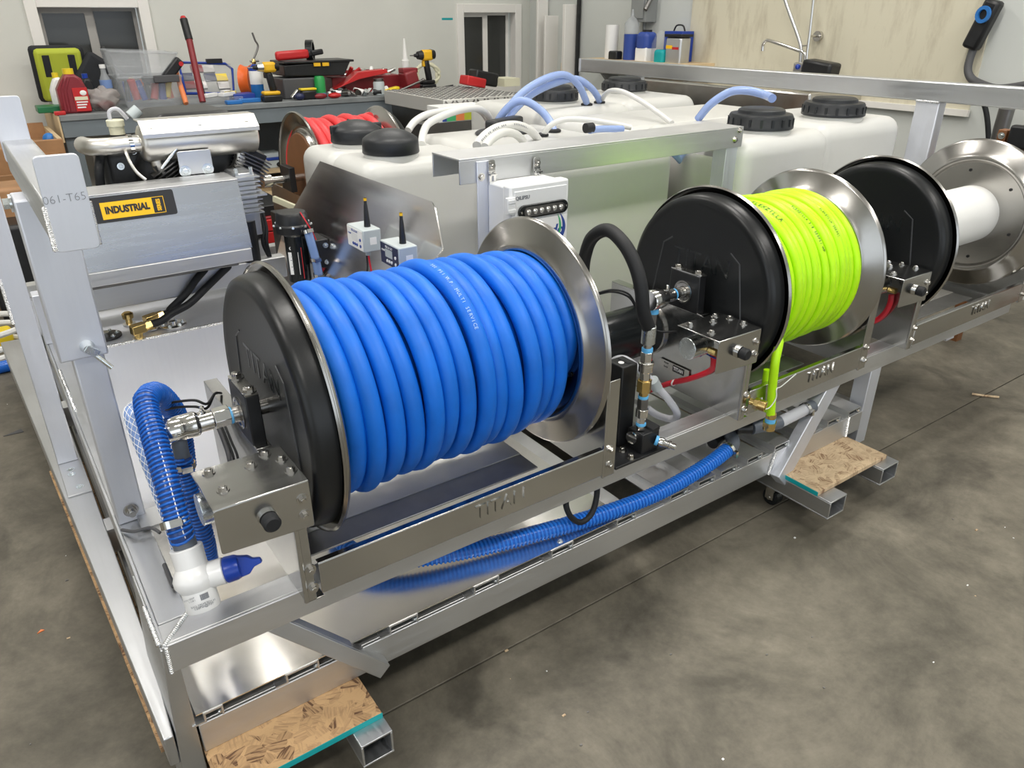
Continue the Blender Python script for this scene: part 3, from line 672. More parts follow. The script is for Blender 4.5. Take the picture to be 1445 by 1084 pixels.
# PVC ball valve, hanging on the big ribbed loop
vb = at(288, 858, 'y', -.002); vt = at(262, 772, 'y', .035); vd = (vb-vt).normalized()
pv = thing('ball_valve', 'white PVC ball valve with blue handle at the skid corner', 'valve', vb)
L_ = (vb-vt).length
MB().lathe(vt, vd, [(0, .012), (0, .0222), (.001, .0228), (L_*.30, .0222), (L_*.36, .0255), (L_*.47, .0300), (L_*.56, .0300), (L_*.64, .0262), (L_*.68, .0238), (L_*.985, .0240), (L_, .0232), (L_, .0195), (L_-.02, .0190), (L_-.02, .002)], 44).build('valve_body', 'pvc', pv, ang=30)
MB().lathe(vt-vd*.02, vd, [(0, .012), (0, .0165), (.022, .0165), (.022, .012)], 24).build('adapter', 'pvc_grey', pv)
side = V(.93, -.30, .22); side = (side-vd*side.dot(vd)).normalized(); c = vt+vd*L_*.52
MB().lathe(c, side, [(0, .02), (.030, .0195), (.041, .0195), (.0425, .0175), (.0425, .01)], 30).build('stem_housing', 'pvc', pv)
up = vd.cross(side); up = up if up.z > 0 else -up
hb = MB(); hb.lathe(c+side*.0425, side, [(0, .018), (.002, .0195), (.016, .0185), (.021, .0160), (.022, .004)], 28); h_ = hb.build('handle', 'handle_blue', pv)
lev = -vd
MB().prism([(-.017, 0), (.017, 0), (.012, .020), (.006, .026), (.004, .036), (-.003, .038), (-.006, .026), (-.014, .018)], c+side*.057, lev, side, lev.cross(side), -.0055, .0055).build('lever', 'handle_blue', h_, bevel=.0012).matrix_parent_inverse = Matrix()
fwd = (CAM-c); fwd = (fwd-vd*fwd.dot(vd)).normalized(); tg = fwd.cross(vd)
def on_valve(ang, s, r=.0243): n_ = fwd*math.cos(ang)+tg*math.sin(ang); return vt+vd*(L_*s)+n_*r, n_
for i in range(13):
    p, n_ = on_valve(.42-.036*i, .76); MB().obox(p, n_.cross(vd), vd, n_, random.choice([.00025, .0004, .0006]), .0042, .0002).build('barcode_bar', 'print_grey', pv)
for s, tx, a_, sz in ((.735, 'SOLVENT WELD', -.42, .0034), (.775, '1-1/4 PVC', -.42, .0034), (.86, 'BALL VALVE SCH 40', .02, .0038), (.90, '150PSI@73F', .02, .0052)):
    p, n_ = on_valve(a_, s); text('print', tx, 'print_grey', p, tg, -vd, sz, pv, .0002)
loop = [vt-vd*.012, at(253, 745, 'y', .045), at(238, 690, 'y', .075), at(222, 632, 'y', .12), at(209, 585, 'y', .17), at(207, 563, 'y', .20), at(222, 556, 'y', .245), at(244, 578, 'y', .285), at(255, 610, 'y', .31), at(262, 660, 'y', .32)]
o = ribbed('suction_hose', loop, .0165, 'spiral_blue', 'spiral_clear', pitch=.0066); tag(o, 'looped blue ribbed suction hose rising from the white ball valve', 'hose')
P = smooth_path([V(p)+ (CAM-V(p)).normalized()*.0172+V(.003, 0, 0) for p in loop[:6]], 12)
MB().sweep(P, .0009, 5).build('tracer_line', 'paper', o).matrix_parent_inverse = Matrix()
clamp(at(247, 738, 'y', .05), V(loop[1])-V(loop[2]), .0185, o, .011)
br = [at(200, 573, 'y', .40), at(186, 580, 'y', .33), at(189, 600, 'y', .30), at(205, 640, 'y', .26), at(224, 690, 'y', .22), at(242, 740, 'y', .18), at(256, 785, 'y', .17)]
o = MB().sweep(smooth_path(br, 12), .0118, 14).build('braided_hose', 'braid_hose', ang=80); tag(o, 'clear braided hose with white mesh beside the blue loop', 'hose')
Pb = resample(smooth_path(br, 12), .003); uu, _ = frame(Pb[1]-Pb[0]); mb = MB()
for k in range(8):
    for sg in (1, -1):
        q = []
        for i, p in enumerate(Pb):
            d_ = (Pb[min(i+1, len(Pb)-1)]-Pb[max(i-1, 0)]).normalized(); u = (uu-d_*uu.dot(d_)).normalized(); a = 2*PI*k/8+sg*i*.16
            q.append(p+(u*math.cos(a)+d_.cross(u)*math.sin(a))*.0119)
        mb.sweep(q, .0005, 4, False)
b_ = mb.build('mesh_braid', 'paper', o); b_['kind'] = 'stuff'
for k, (za, zb_) in enumerate(((.575, .567), (.583, .575))):
    o = hose('control_cable', [at(222, 572+9*k, 'y', .27), at(250, 567+8*k, 'y', .24), at(275, 565+9*k, 'y', .22), at(292, 570+6*k, 'y', .22), at(303, 556, 'y', .28), at(312, 555, 'y', .33)], .0022, 'rubber', n=8)
    tag(o, ('upper' if k == 0 else 'lower')+' of two thin black cables arching over the swivel elbow', 'cable')
for k in range(3):
    o = hose('control_cable', [at(303+5*k, 590, 'y', .28), at(316+5*k, 622, 'y', .24), at(324+6*k, 648, 'y', .2), at(330+5*k, 690, 'y', .2)], .0022 if k else .004, 'rubber' if k else 'cable_grey', n=8)
    tag(o, 'thin black cable dropping behind the motor hood of the blue reel' if k else 'thicker grey cable dropping behind the motor hood of the blue reel', 'cable', 'cables behind the blue reel hood')
o = hose('drain_tube', [at(232, 797, 'z', .367), at(238, 812, 'z', .368), at(245, 828, 'z', .367)], .0035, 'cable_grey', n=10); tag(o, 'short grey rubber tube lying behind the ball valve', 'tube')
a = at(183, 733, 'z', .37); MB_ = MB().sweep(smooth_path([at(172, 748, 'z', .366), at(190, 750, 'z', .372), at(212, 745, 'z', .372), at(226, 752, 'z', .368)], 8), .003, 8).build('wire', 'cable_grey'); tag(MB_, 'grey wire lying on the deck angle below the post', 'wire')
MB().prism([(-.02, -.03), (.02, -.03), (.016, .03), (-.02, .03)], (at(213, 732, 'z', .364)), X, Y, Z, 0, .004).build('lug', 'alu', sk)

# motor can peeking from under the hood of the blue reel
g = MB(); g.cyl((.094, .045, .535), (.15, .045, .535), .024, n=32); g.build('motor_can', 'zinc', r1, bevel=.001)

# manifold station between the blue and the green reel
mf = thing('manifold', 'black manifold block with chrome and brass couplings between two reels', 'manifold', (.92, .06, ZT))
MB().box(.848, 1.005, -.026, .082, ZT, ZT+.006).build('base_plate', 'black', mf, bevel=.001)
MB().box(.904, .946, .032, .078, ZT+.006, .548).build('tower', 'black', mf, bevel=.003)
MB().cyl((.918, .052, .5475), (.918, .052, .5492), .006, n=16).build('port', 'paper', mf)
MB().box(.926, .932, .040, .07, .5475, .549).build('slot', 'rubber', mf)
blk = MB().box(.925, .972, -.018, .026, ZT+.006, ZT+.050).build('valve_block', 'black', mf, bevel=.0015)
MB().prism([(0, 0), (.020, 0), (.020, .008), (.002, .004)], (.952, -.018, ZT+.050), X, Z, Y, 0, .044).build('block_ear', 'black', mf)
for p in ((.902, .014), (.897, -.016)): bolt1((p[0], p[1], ZT+.006), Z, .0065, .009, mf)
cx, cy = .938, .003
def stack(x, y, z, items, parent):
    for nm, h, r, mt, n in items:
        h *= 1.17
        MB().cyl((x, y, z), (x, y, z+h), r, n=n).build(nm, mt, parent, bevel=.0008); z += h
    return z
zc = stack(cx, cy, ZT+.052, [('nipple', .008, .0085, 'chrome', 24), ('thread_tape', .005, .0105, 'teflon_blue', 24), ('coupler', .012, .0095, 'chrome', 6), ('coupler_collar', .016, .0125, 'chrome', 28), ('hex_nut', .020, .0115, 'dark_steel', 6), ('thread_tape', .005, .0105, 'teflon_blue', 24), ('adapter', .008, .009, 'brass', 24), ('brass_hex', .022, .0150, 'brass', 6), ('coupler', .016, .0110, 'chrome', 6), ('coupler_collar', .012, .0140, 'chrome', 28), ('coupler_collar', .006, .0155, 'chrome', 28), ('hex_nut', .018, .0125, 'chrome', 6), ('thread_tape', .007, .0110, 'teflon_blue', 24), ('crimp_end', .008, .0085, 'chrome', 24)], mf)
MB().cyl((cx, cy, zc), (cx, cy, zc+.036), .0140, n=28).build('ferrule', 'zinc', mf, bevel=.0012)
top = V(cx, cy, zc+.03)
bh = [top, at(908, 440, 'y', .004), at(905, 408, 'y', .010), at(897, 376, 'y', .028), at(881, 345, 'y', .06), at(858, 325, 'y', .11), at(836, 335, 'y', .15), at(826, 360, 'y', .185), at(823, 385, 'y', .21), at(825, 418, 'y', .24), V(.985, .262, .530), V(1.045, .27, .490)]
o = hose('hydraulic_hose', bh, .0132, 'rubber', n=14); tag(o, 'thick black hydraulic hose arching above the manifold', 'hose')
d = V(.62, -.75, -.25).normalized(); p = V(.962, -.018, ZT+.028)
MB().cyl(p, p+d*.006, .0105, n=20).build('thread_tape', 'teflon_blue', mf)
MB().lathe(p, d, [(.006, .0085), (.010, .010), (.018, .010), (.019, .0075), (.028, .0075), (.029, .009), (.033, .009), (.034, .0065), (.043, .0065), (.043, .0045), (.03, .004)], 24).build('quick_plug', 'chrome', mf)
p = V(.924, .006, ZT+.038); MB().lathe(p, V(-1, -.2, 0), [(0, .010), (.004, .011), (.006, .013), (.010, .013), (.011, .008)], 20).build('port_plug', 'chrome', mf)
p = V(.978, .012, ZT+.036); MB().cyl(p-V(.012, 0, 0), p+V(.010, 0, 0), .009, n=6).build('port_plug', 'chrome', mf)
# clear hoses of the manifold
o = hose('clear_tube', [at(860, 520, 'y', .12), at(866, 510, 'y', .11), at(880, 507, 'y', .09), at(898, 518, 'y', .085), at(918, 536, 'y', .075)], .0085, 'clear_hose', n=12); tag(o, 'clear tube crossing the top of the black manifold tower', 'tube')
o = hose('clear_tube', [at(927, 546, 'y', .085), at(940, 560, 'y', .075), at(953, 578, 'y', .07), at(955, 588, 'y', .08), at(945, 591, 'y', .10), at(928, 586, 'y', .115), at(914, 577, 'y', .13)], .0085, 'clear_hose', n=12); tag(o, 'clear tube bent in a hook beside the brass coupling', 'tube')
c = at(924, 542, 'y', .087); MB().cyl(c-V(.008, 0, -.012), c+V(.008, 0, -.012), .0125, n=20).build('tube_nut', 'box_grey', o).matrix_parent_inverse = Matrix()
# black pigtail hanging below the deck beam
o = hose('pigtail', [at(800, 700, 'y', .02), at(799, 714, 'y', .012), at(806, 730, 'y', .008), at(820, 737, 'y', .008), at(834, 726, 'y', .010), at(841, 706, 'y', .016), at(843, 685, 'y', .02)], .0062, 'rubber', n=12); tag(o, 'black rubber hose loop hanging under the deck beam', 'hose')
# red cable and the maker's plate on the green reel's side plate
xp2 = 1.296-.086-.006
o = hose('red_cable', [at(905, 556, 'x', xp2), at(925, 548, 'x', xp2), at(945, 541, 'x', xp2), at(975, 534, 'x', xp2), at(1002, 523, 'x', xp2), at(1007, 512, 'x', xp2-.01), at(1006, 500, 'x', xp2-.015)], .0068, 'red_wire', n=10); tag(o, 'red battery cable tied along the green reel side plate', 'cable')
p = at(951, 540, 'x', xp2-.001); MB().lathe(p, V(0, 1, .1), [(-.002, .0072), (-.002, .0085), (.002, .0085), (.002, .0072)], 16, True).build('zip_tie', 'paper', o).matrix_parent_inverse = Matrix()
o = hose('blue_wire', [at(988, 503, 'x', xp2-.04), at(995, 499, 'x', xp2-.035), at(1003, 503, 'x', xp2-.03), at(1010, 506, 'x', xp2-.02)], .0018, 'handle_blue', n=6); tag(o, 'thin blue wire under the green reel motor hood', 'wire')
o = hose('red_cable', [at(1258, 416, 'x', 1.885), at(1256, 428, 'x', 1.885), at(1250, 440, 'x', 1.890), at(1240, 450, 'x', 1.893), at(1228, 456, 'x', 1.893)], .0075, 'red_wire', n=10); tag(o, 'red cable under the motor hood of the empty reel', 'cable')
c0 = at(953, 520, 'x', 1.208); tl = MB().box(1.2055, 1.2078, c0.y-.045, c0.y+.05, c0.z-.011, c0.z+.011).build('maker_plate', 'steel', r2)
MB().box(1.2048, 1.2056, c0.y-.030, c0.y+.006, c0.z-.008, c0.z+.008).build('plate_panel', 'print_black', tl)
text('plate_lettering', 'TITAN', 'paper', (1.2046, c0.y-.012, c0.z), (0, -1, 0), Z, .0125, r2, .0002, width=.030, bold=.0003)
for dy, s in ((.028, 'Model'), (.0285, 'Serial')): text('plate_lettering', s, 'print_black', (1.2052, c0.y+dy, c0.z+(.005 if s == 'Model' else -.005)), (0, -1, 0), Z, .006, r2, .0002)
# swivel of the green reel
s2 = thing('swivel_elbow', 'chrome swivel elbow with blue tape on the green hose reel axle', 'fitting', (1.15, YC, ZC))
MB().lathe((1.103, YC, ZC), X, [(0, .01), (0, .022), (.003, .0235), (.030, .0235), (.046, .0185), (.047, .0155), (.07, .0155), (.072, .012)], 32).build('swivel_body', 'chrome', s2)
MB().cyl((1.176, YC, ZC), (1.180, YC, ZC), .0135, n=24).build('thread_tape', 'teflon_blue', s2)
MB().lathe((1.155, YC-.002, ZC+.015), Z, [(0, .004), (.008, .003), (.011, .004), (.013, .002)], 12).build('grease_nipple', 'chrome', s2)
MB().cyl((1.118, YC, ZC-.018), (1.118, YC, ZC-.032), .012, n=20).build('thread_tape', 'teflon_blue', s2)
MB().cyl((1.118, YC, ZC-.032), (1.118, YC, ZC-.06), .011, n=6).build('hex_nut', 'dark_steel', s2)
for k in range(2):
    o = hose('control_cable', [at(842, 414+2*k, 'y', .32), at(865, 409+3*k, 'y', .30), at(888, 416+4*k, 'y', .28), at(902, 440+2*k, 'y', .26), at(925, 466, 'y', .2), at(955, 468, 'y', .16)], .0024, 'rubber', n=8)
    tag(o, 'black cable running from the black arch hose to the green reel hood', 'cable', 'cables behind the arch hose')
# brass fitting on the green reel post
p = at(1058, 566, 'y', -.034); d = V(.35, -.92, -.1).normalized()
bf = thing('brass_bushing', 'open brass hex bushing on the front of the green reel post', 'fitting', p)
MB().cyl(p, p+d*.012, .008, n=20).build('nipple', 'brass', bf)
MB().cyl(p+d*.010, p+d*.020, .0135, n=6).build('hex', 'brass', bf, bevel=.001)
MB().lathe(p, d, [(.02, .008), (.02, .0125), (.036, .0125), (.036, .0095), (.024, .009)], 28).build('threaded_end', 'brass', bf)
# drop hose of the green reel
gd = [V(1.318, YC-.17, ZC-.10), at(1099, 480, 'y', -.03), at(1094, 510, 'y', -.046), at(1090, 545, 'y', -.046), at(1088, 575, 'y', -.046), at(1087, 592, 'y', -.046)]
o = hose('green_drop_hose', gd, .0098, 'green_hose', n=14); tag(o, 'yellow-green hose end dropping from the reel to a brass fitting', 'hose')
e = V(gd[-1])
for nm, z0, z1, r, mt, n in (('ferrule', .016, .004, .0118, 'brass', 20), ('thread_tape', .004, -.006, .012, 'teflon_blue', 20), ('brass_hex', -.006, -.017, .0165, 'brass', 6), ('brass_end', -.017, -.026, .0135, 'brass', 20)):
    MB().cyl(e+V(0, 0, z0), e+V(0, 0, z1), r, n=n).build(nm, mt, o).matrix_parent_inverse = Matrix()
o2 = hose('green_drop_hose', [at(1083, 522, 'y', -.012), at(1080, 545, 'y', -.013), at(1080, 570, 'y', -.012), at(1084, 580, 'y', -.02)], .0088, 'green_hose', n=12); tag(o2, 'second yellow-green hose run tucked behind the drop hose', 'hose')
o = hose('zip_tie', [at(1123, 528, 'y', -.036), at(1103, 545, 'y', -.04), at(1096, 549, 'y', -.056), at(1095, 562, 'y', -.058), at(1086, 575, 'y', -.058), at(1077, 576, 'y', -.05), at(1075, 560, 'y', -.03)], .0013, 'paper', n=6); tag(o, 'white zip tie looped round the green drop hose', 'zip tie')
# grey fittings and suction line under the deck beam
pf = thing('pipe_tee', 'grey pipe tee with clear sight pipe under the green reel', 'fitting', at(1075, 600, 'y', .02))
A_ = at(1060, 604, 'y', .02); B_ = at(1100, 596, 'y', .0); C_ = at(1136, 578, 'y', .0)
MB().cyl(A_-V(.03, -.02, 0), A_, .015, n=20).build('end_cap', 'black', pf)
MB().cyl(A_, B_, .0165, n=24).build('tee_body', 'pvc_grey', pf)
MB().cyl(B_, C_, .0145, n=24).build('sight_pipe', 'clear_hose', pf)
MB().cyl(C_, C_+V(.03, .0, 0), .0165, n=24).build('pipe_socket', 'pvc_grey', pf)
MB().cyl(C_+V(-.05, .03, .018), C_+V(.01, .03, .018), .012, n=20).build('end_cap', 'black', pf)
clamp(C_, C_-B_, .0165, pf)
pe = thing('pipe_elbow', 'grey pipe elbow joining the long blue suction hose', 'fitting', at(1028, 630, 'z', .25))
s0 = at(1026, 637, 'z', .243)
MB().sweep(smooth_path([s0, s0+V(.035, .012, .006), s0+V(.055, .045, .012), s0+V(.05, .08, .014)], 8), .0165, 16).build('elbow', 'pvc_grey', pe)
MB().cyl(s0+V(.0, .045, .0), s0+V(.05, .06, .0), .014, n=18).build('end_cap', 'black', pe)
su = [s0+V(.012, .004, .002), at(1000, 655, 'z', .238), at(950, 685, 'z', .231), at(900, 708, 'z', .228), at(830, 732, 'z', .228), at(760, 752, 'z', .229), at(690, 770, 'z', .231), at(620, 784, 'z', .234), at(560, 790, 'z', .238), at(510, 785, 'z', .24), at(480, 760, 'z', .24), at(470, 725, 'z', .24), at(480, 690, 'z', .24)]
o = ribbed('suction_hose', su, .0150, 'spiral_bright', 'spiral_blue', pitch=.0085, dr=.002); tag(o, 'long blue ribbed suction hose lying under the deck on the floor sheet', 'hose')
clamp(s0+V(.004, .002, 0), s0-V(su[1]), .0190, o)
# ---------------------------------------------------------------- tanks
def tank(name, label, x0, x1, y0, y1, z1, lobes=1, r=.035, caps=(), group=None):
    t = thing(name, label, 'tank', ((x0+x1)/2, (y0+y1)/2, .206), group); m = MB()
    if lobes == 1: m.rbox(x0, x1, y0, y1, .206, z1, r)
    else:
        ym = (y0+y1)/2
        m.rbox(x0+.006, x1, ym+.006, y1, .206, z1-.006, r); 
        m.rbox(x0, x1, y0, ym-.002, .206, z1, r); m.box(x0+.05, x1-.02, ym-.03, ym+.03, .206, z1-.012)
    m.build('tank_shell', 'poly', t, ang=60); return t
def screw_cap(t, x, y, z, r, ribs=18, kind='ring'):
    MB().lathe((x, y, z-.012), Z, [(0, r*.97), (.03, r*.96)], 48).build('neck', 'poly', t)
    if kind == 'ring':
        c = MB().lathe((x, y, z+.008), Z, [(0, r), (.002, r*1.03), (.008, r*1.03), (.012, r), (.034, r*.985), (.040, r*.95), (.042, r*.74), (.050, r*.72), (.0545, r*.64), (.056, r*.3), (.056, .001)], 56).build('screw_cap', 'cap_black', t, ang=35)
        for k in range(ribs): a = 2*PI*k/ribs; MB().obox((x+r*1.0*math.cos(a), y+r*1.0*math.sin(a), z+.026), (math.cos(a), math.sin(a), 0), (-math.sin(a), math.cos(a), 0), Z, .0025, .0035, .012).build('grip_rib', 'cap_black', c)
    else:
        c = MB().lathe((x, y, z+.006), Z, [(0, r), (.002, r*1.02), (.030, r*1.0), (.036, r*.97), (.042, r*.86), (.052, r*.6), (.058, r*.3), (.060, .001)], 56).build('domed_lid', 'cap_black', t, ang=40)
        MB().box(x-.0018, x+.0018, y-r*.1, y+r*.75, z+.045, z+.0615).build('seam', 'cap_black', c)
    return c
tA = tank('poly_tank', 'two-lobed white poly tank with two domed black lids behind the sheet panel', .735, 1.09, .80, 1.25, .845, 2, .04)
screw_cap(tA, .855, .885, .848, .072, kind='dome'); l2 = screw_cap(tA, .875, 1.135, .844, .072, kind='dome')
for dx in (-.062, .062): MB().box(.875+dx-.016, .875+dx+.016, 1.128, 1.142, .873, .898).build('lid_lug', 'cap_black', l2, bevel=.004)
tB = tank('poly_tank', 'white poly tank with a wide oval black lid behind the junction box', 1.12, 1.62, .60, 1.28, .836, 1, .045)
lid = MB(); lid.lathe((0, 0, 0), Z, [(0, .10), (.004, .105), (.008, .100), (.010, .09), (.010, .001)], 48); lo = lid.build('oval_lid', 'cap_black', tB, ang=40)
ax = V(.93, .37, 0); cB = at(712, 186, 'z', .838)
for v in lo.data.vertices: q = v.co.copy(); v.co = V(cB.x, cB.y, .836)+ax*q.x*1.15+V(-ax.y, ax.x, 0)*q.y*.75+V(0, 0, q.z)
MB().obox((cB.x+.0, cB.y, .862), ax, V(-ax.y, ax.x, 0), Z, .082, .022, .018).build('lid_handle', 'cap_black', lo, bevel=.008)
tF = tank('poly_tank', 'white poly tank with ribbed black cap beside the yellow-green hose reel', 1.68, 2.088, .415, .84, .868, 1, .05)
screw_cap(tF, 1.885, .535, .868, .092)
tG = tank('poly_tank', 'white poly tank with ribbed black cap next to the end rail post', 2.094, 2.545, .455, .86, .872, 1, .05)
screw_cap(tG, 2.305, .575, .872, .096)
tC = tank('poly_tank', 'white poly tank with black cap under the pale blue tube arcs', 1.66, 2.12, 1.30, 1.80, .866, 1, .05)
screw_cap(tC, 1.90, 1.53, .866, .090)
tD = tank('poly_tank', 'white poly tank with black cap in front of the end rail', 2.126, 2.545, 1.36, 1.85, .870, 1, .05)
screw_cap(tD, 2.375, 1.645, .870, .096)
tE = tank('poly_tank', 'plain white poly tank without cap in the middle of the skid', 1.66, 2.54, .87, 1.29, .850, 1, .05)
def pathy(pts, y0, y1):
    n = len(pts)-1; return [at(p[0], p[1], 'y', y0+(y1-y0)*i/n) for i, p in enumerate(pts)]
def grommet(p, parent, r=.022):
    MB().lathe(p-V(0, 0, .004), Z, [(0, r*.6), (0, r), (.006, r), (.009, r*.7), (.009, r*.45)], 20).build('grommet', 'rubber', parent)
BT = 'clear_blue'
e1 = at(828, 147, 'z', .87); e2 = at(846, 144, 'z', .87); e3 = at(782, 184, 'z', .842); s_ = at(708, 182, 'y', 1.2)
def tube(pts, y0, y1, r, mat, label, cat='tube', grp=None, name='tube_run'):
    o = hose(name, pathy(pts, y0, y1), r, mat, n=12); return tag(o, label, cat, grp)
o = tube([(704, 182), (712, 160), (738, 130), (772, 110), (798, 106), (816, 120), (826, 140), (828, 148)], 1.25, e1.y, .0125, BT, 'longest pale blue tube arching over to the capped tank'); grommet(e1, o)
o = tube([(711, 182), (722, 160), (752, 132), (790, 115), (815, 112), (834, 124), (844, 138), (846, 146)], 1.27, e2.y, .0125, BT, 'pale blue tube arching just under the longest one'); grommet(e2, o)
o = tube([(700, 182), (706, 165), (724, 146), (742, 143), (762, 155), (775, 170), (782, 186)], 1.22, e3.y, .0125, BT, 'pale blue tube in a low hoop ending on the oval-lid tank'); grommet(e3, o)
o = tube([(985, 168), (1003, 147), (1030, 130), (1055, 128), (1080, 134), (1090, 139)], .80, .56, .0125, BT, 'pale blue tube curving to the ribbed cap beside the green reel')
o = tube([(832, 184), (850, 182), (878, 182)], .78, .80, .010, BT, 'short straight pale blue tube end behind the aluminium channel')
MB().cyl(at(826, 181, 'y', .78), at(836, 180, 'y', .78), .014, n=16).build('tube_nut', 'rubber', o).matrix_parent_inverse = Matrix()
o = tube([(950, 215), (962, 228), (970, 245), (968, 268), (966, 290)], .62, .6, .011, BT, 'pale blue tube running down below the channel')
tag(hose('tube_run', pathy([(971, 214), (970, 232), (969, 250)], .66, .6), .010, BT), 'straight pale blue tube joining the one below the channel', 'tube')
g4 = at(848, 148, 'z', .852)
o = tube([(848, 150), (852, 136), (862, 128), (880, 130), (905, 143), (930, 160), (948, 174)], g4.y, .85, .0085, 'white_hose', 'white tube sloping across the tank tops'); grommet(g4, o, .018)
g5 = at(766, 190, 'z', .842)
o = tube([(766, 192), (776, 178), (796, 169), (825, 169), (860, 174), (890, 180)], g5.y, .85, .0085, 'white_hose', 'thin white tube lying low behind the channel'); grommet(g5, o, .018)
o = tube([(576, 184), (585, 172), (602, 162), (630, 156), (662, 151), (680, 158), (690, 172), (696, 184)], 1.3, 1.45, .0115, 'white_hose', 'white tube hoop starting behind the domed lid')
o = tube([(595, 204), (598, 186), (608, 172), (640, 158), (672, 153), (688, 162), (694, 176)], 1.05, 1.42, .0115, 'white_hose', 'white tube hoop rising beside the front domed lid')
o = tube([(673, 206), (684, 192), (704, 180), (728, 177), (748, 184), (760, 198)], .75, .95, .0125, 'white_hose', 'printed white tube hoop over the channel'); 
P_ = pathy([(676, 202), (690, 188), (709, 178.5), (729, 177), (745, 183)], .738, .90); SP = smooth_path(P_, 8)
for i in range(2, len(SP)-2, 1):
    if random.random() < .8: c = SP[i]; d = (SP[i+1]-SP[i-1]).normalized(); MB().obox(c+V(-.0035, -.0118, .004), d, V(0, -1, .3).normalized(), d.cross(V(0, -1, .3)).normalized(), .0022, .0004, .0024).build('print', 'print_grey', o).matrix_parent_inverse = Matrix()
o = tube([(684, 208), (694, 196), (710, 187), (727, 189), (738, 199)], .74, .90, .0115, 'white_hose', 'shorter white tube hoop inside the printed one')
# sheet between the middle tanks that mirrors the green hose
tag(MB().prism([(.46, .4), (.80, .4), (.80, .82), (.46, .82)], (1.645, 0, 0), Y, Z, X, 0, .003).build('divider_sheet', 'panel_sheet'), 'upright aluminium sheet between the tanks, tinted green by reflection', 'sheet')
# ---------------------------------------------------------------- channel frame with junction box
cf = thing('box_frame', 'aluminium channel goalpost carrying the white junction box', 'frame', (1.2, .46, ZT))
yc = .44; a = at(668, 225, 'y', yc); b = at(1050, 178, 'y', yc); zt = .899; zb = .850
m = MB(); m.box(a.x-.035, b.x, yc, yc+.004, zb, zt).box(a.x-.035, b.x, yc, yc+.115, zt, zt+.004); m.box(a.x-.035, b.x, yc+.111, yc+.115, zb, zt)
m.build('channel', 'alu_x', cf, bevel=.001)
for x in (a.x+.006, b.x-.055):
    m = MB(); m.box(x, x+.046, yc-.0045, yc-.0005, ZT, zt-.004) if x < 1.2 else m.box(x, x+.046, yc+.005, yc+.05, ZT, zt-.004); m.build('post', 'alu_z', cf, bevel=.001)
for px, py in ((1044, 184), (1037, 197)): bolt1(at(px, py, 'y', yc), -Y, .0065, .006, cf)
bolt1(at(679, 250, 'y', yc-.0045), -Y, .006, .005, cf)
jb = thing('junction_box', 'white plastic junction box with LED bar light under the channel', 'junction box', (.95, .40, .7))
p0 = at(720, 265, 'y', .345); p1 = at(803, 262, 'y', .345); bx0, bx1 = p0.x, p1.x; bz1 = p0.z+.002; bz0 = bz1-.165
MB().box(bx0+.004, bx1-.004, .372, .436, bz0+.004, bz1-.004).build('box_body', 'box_white', jb, bevel=.005)
MB().box(bx0, bx1, .345, .374, bz0, bz1).build('box_door', 'box_white', jb, bevel=.005)
MB().box(bx0+.010, bx1-.008, .3425, .346, bz0+.012, bz1-.012).build('door_panel', 'box_white', jb, bevel=.001)
for z in (bz1-.040, bz0+.03):
    h = MB().box(bx0-.010, bx0+.010, .339, .350, z-.018, z+.018).build('hinge', 'box_white', jb, bevel=.002)
    for dz in (-.010, .010): MB().box(bx0-.009, bx0+.009, .337, .340, z+dz-.004, z+dz+.004).build('hinge_leaf', 'box_white', h, bevel=.001)
cx = (bx0+bx1)/2; ly = .3425
lz = bz1-.056; Lx0, Lx1 = bx0+.017, bx1-.007
def stadium(x0, x1, z0, z1, n=8):
    r = (z1-z0)/2; out = []
    for k in range(n+1): t = -PI/2+PI*k/n; out.append((x1-r+r*math.cos(t), z0+r+r*math.sin(t)))
    for k in range(n+1): t = PI/2+PI*k/n; out.append((x0+r+r*math.cos(t), z0+r+r*math.sin(t)))
    return out
lb = MB().prism(stadium(Lx0, Lx1, lz-.0145, lz+.0145), (0, 0, 0), X, Z, Y, ly-.006, ly).build('light_housing', 'black_gloss', jb, bevel=.0015)
MB().prism(stadium(Lx0+.012, Lx1-.012, lz-.010, lz+.010), (0, 0, 0), X, Z, Y, ly-.0085, ly-.006).build('light_window', 'dark_steel', lb)
for k in range(6):
    x = Lx0+.023+(Lx1-Lx0-.046)*k/5; MB().lathe((x, ly-.0085, lz), -Y, [(0, .0058), (.002, .0058), (.004, .004), (.0045, .001)], 18).build('led_lens', 'led_lens', lb)
for x in (Lx0+.006, Lx1-.006): bolt1((x, ly-.006, lz), -Y, .0028, .002, lb, washer=False, name='screw')
text('brand_lettering', 'QILIPSU', 'print_grey', (bx0+.030, ly-.0006, bz1-.026), X, Z, .0105, jb, .0002, bold=.0003)
st = MB().box(bx0+.012, bx1-.006, ly-.0009, ly, bz0+.012, lz-.02).build('sticker', 'paper', jb)
zc_ = lz-.052; text('sticker_lettering', 'pdo', 'print_blue', (bx1-.043, ly-.0012, zc_), X, Z, .034, jb, .0002, shear=.25, bold=.001)
def crescent(x0, zc_, h, w_, mat, nm):
    o = []; i_ = []
    for k in range(15):
        t = -1+2*k/14; o.append((x0+w_*(1-t*t), zc_+h*t)); i_.append((x0+w_*.55*(1-t*t)-.001, zc_+h*t*.96+.002))
    MB().prism(o+list(reversed(i_)), (0, 0, 0), X, Z, Y, ly-.0016, ly-.0011).build(nm, mat, st)
crescent(bx1-.026, zc_+.005, .032, .016, 'print_blue', 'swoosh'); crescent(bx1-.032, zc_+.008, .027, .010, 'print_green', 'swoosh')
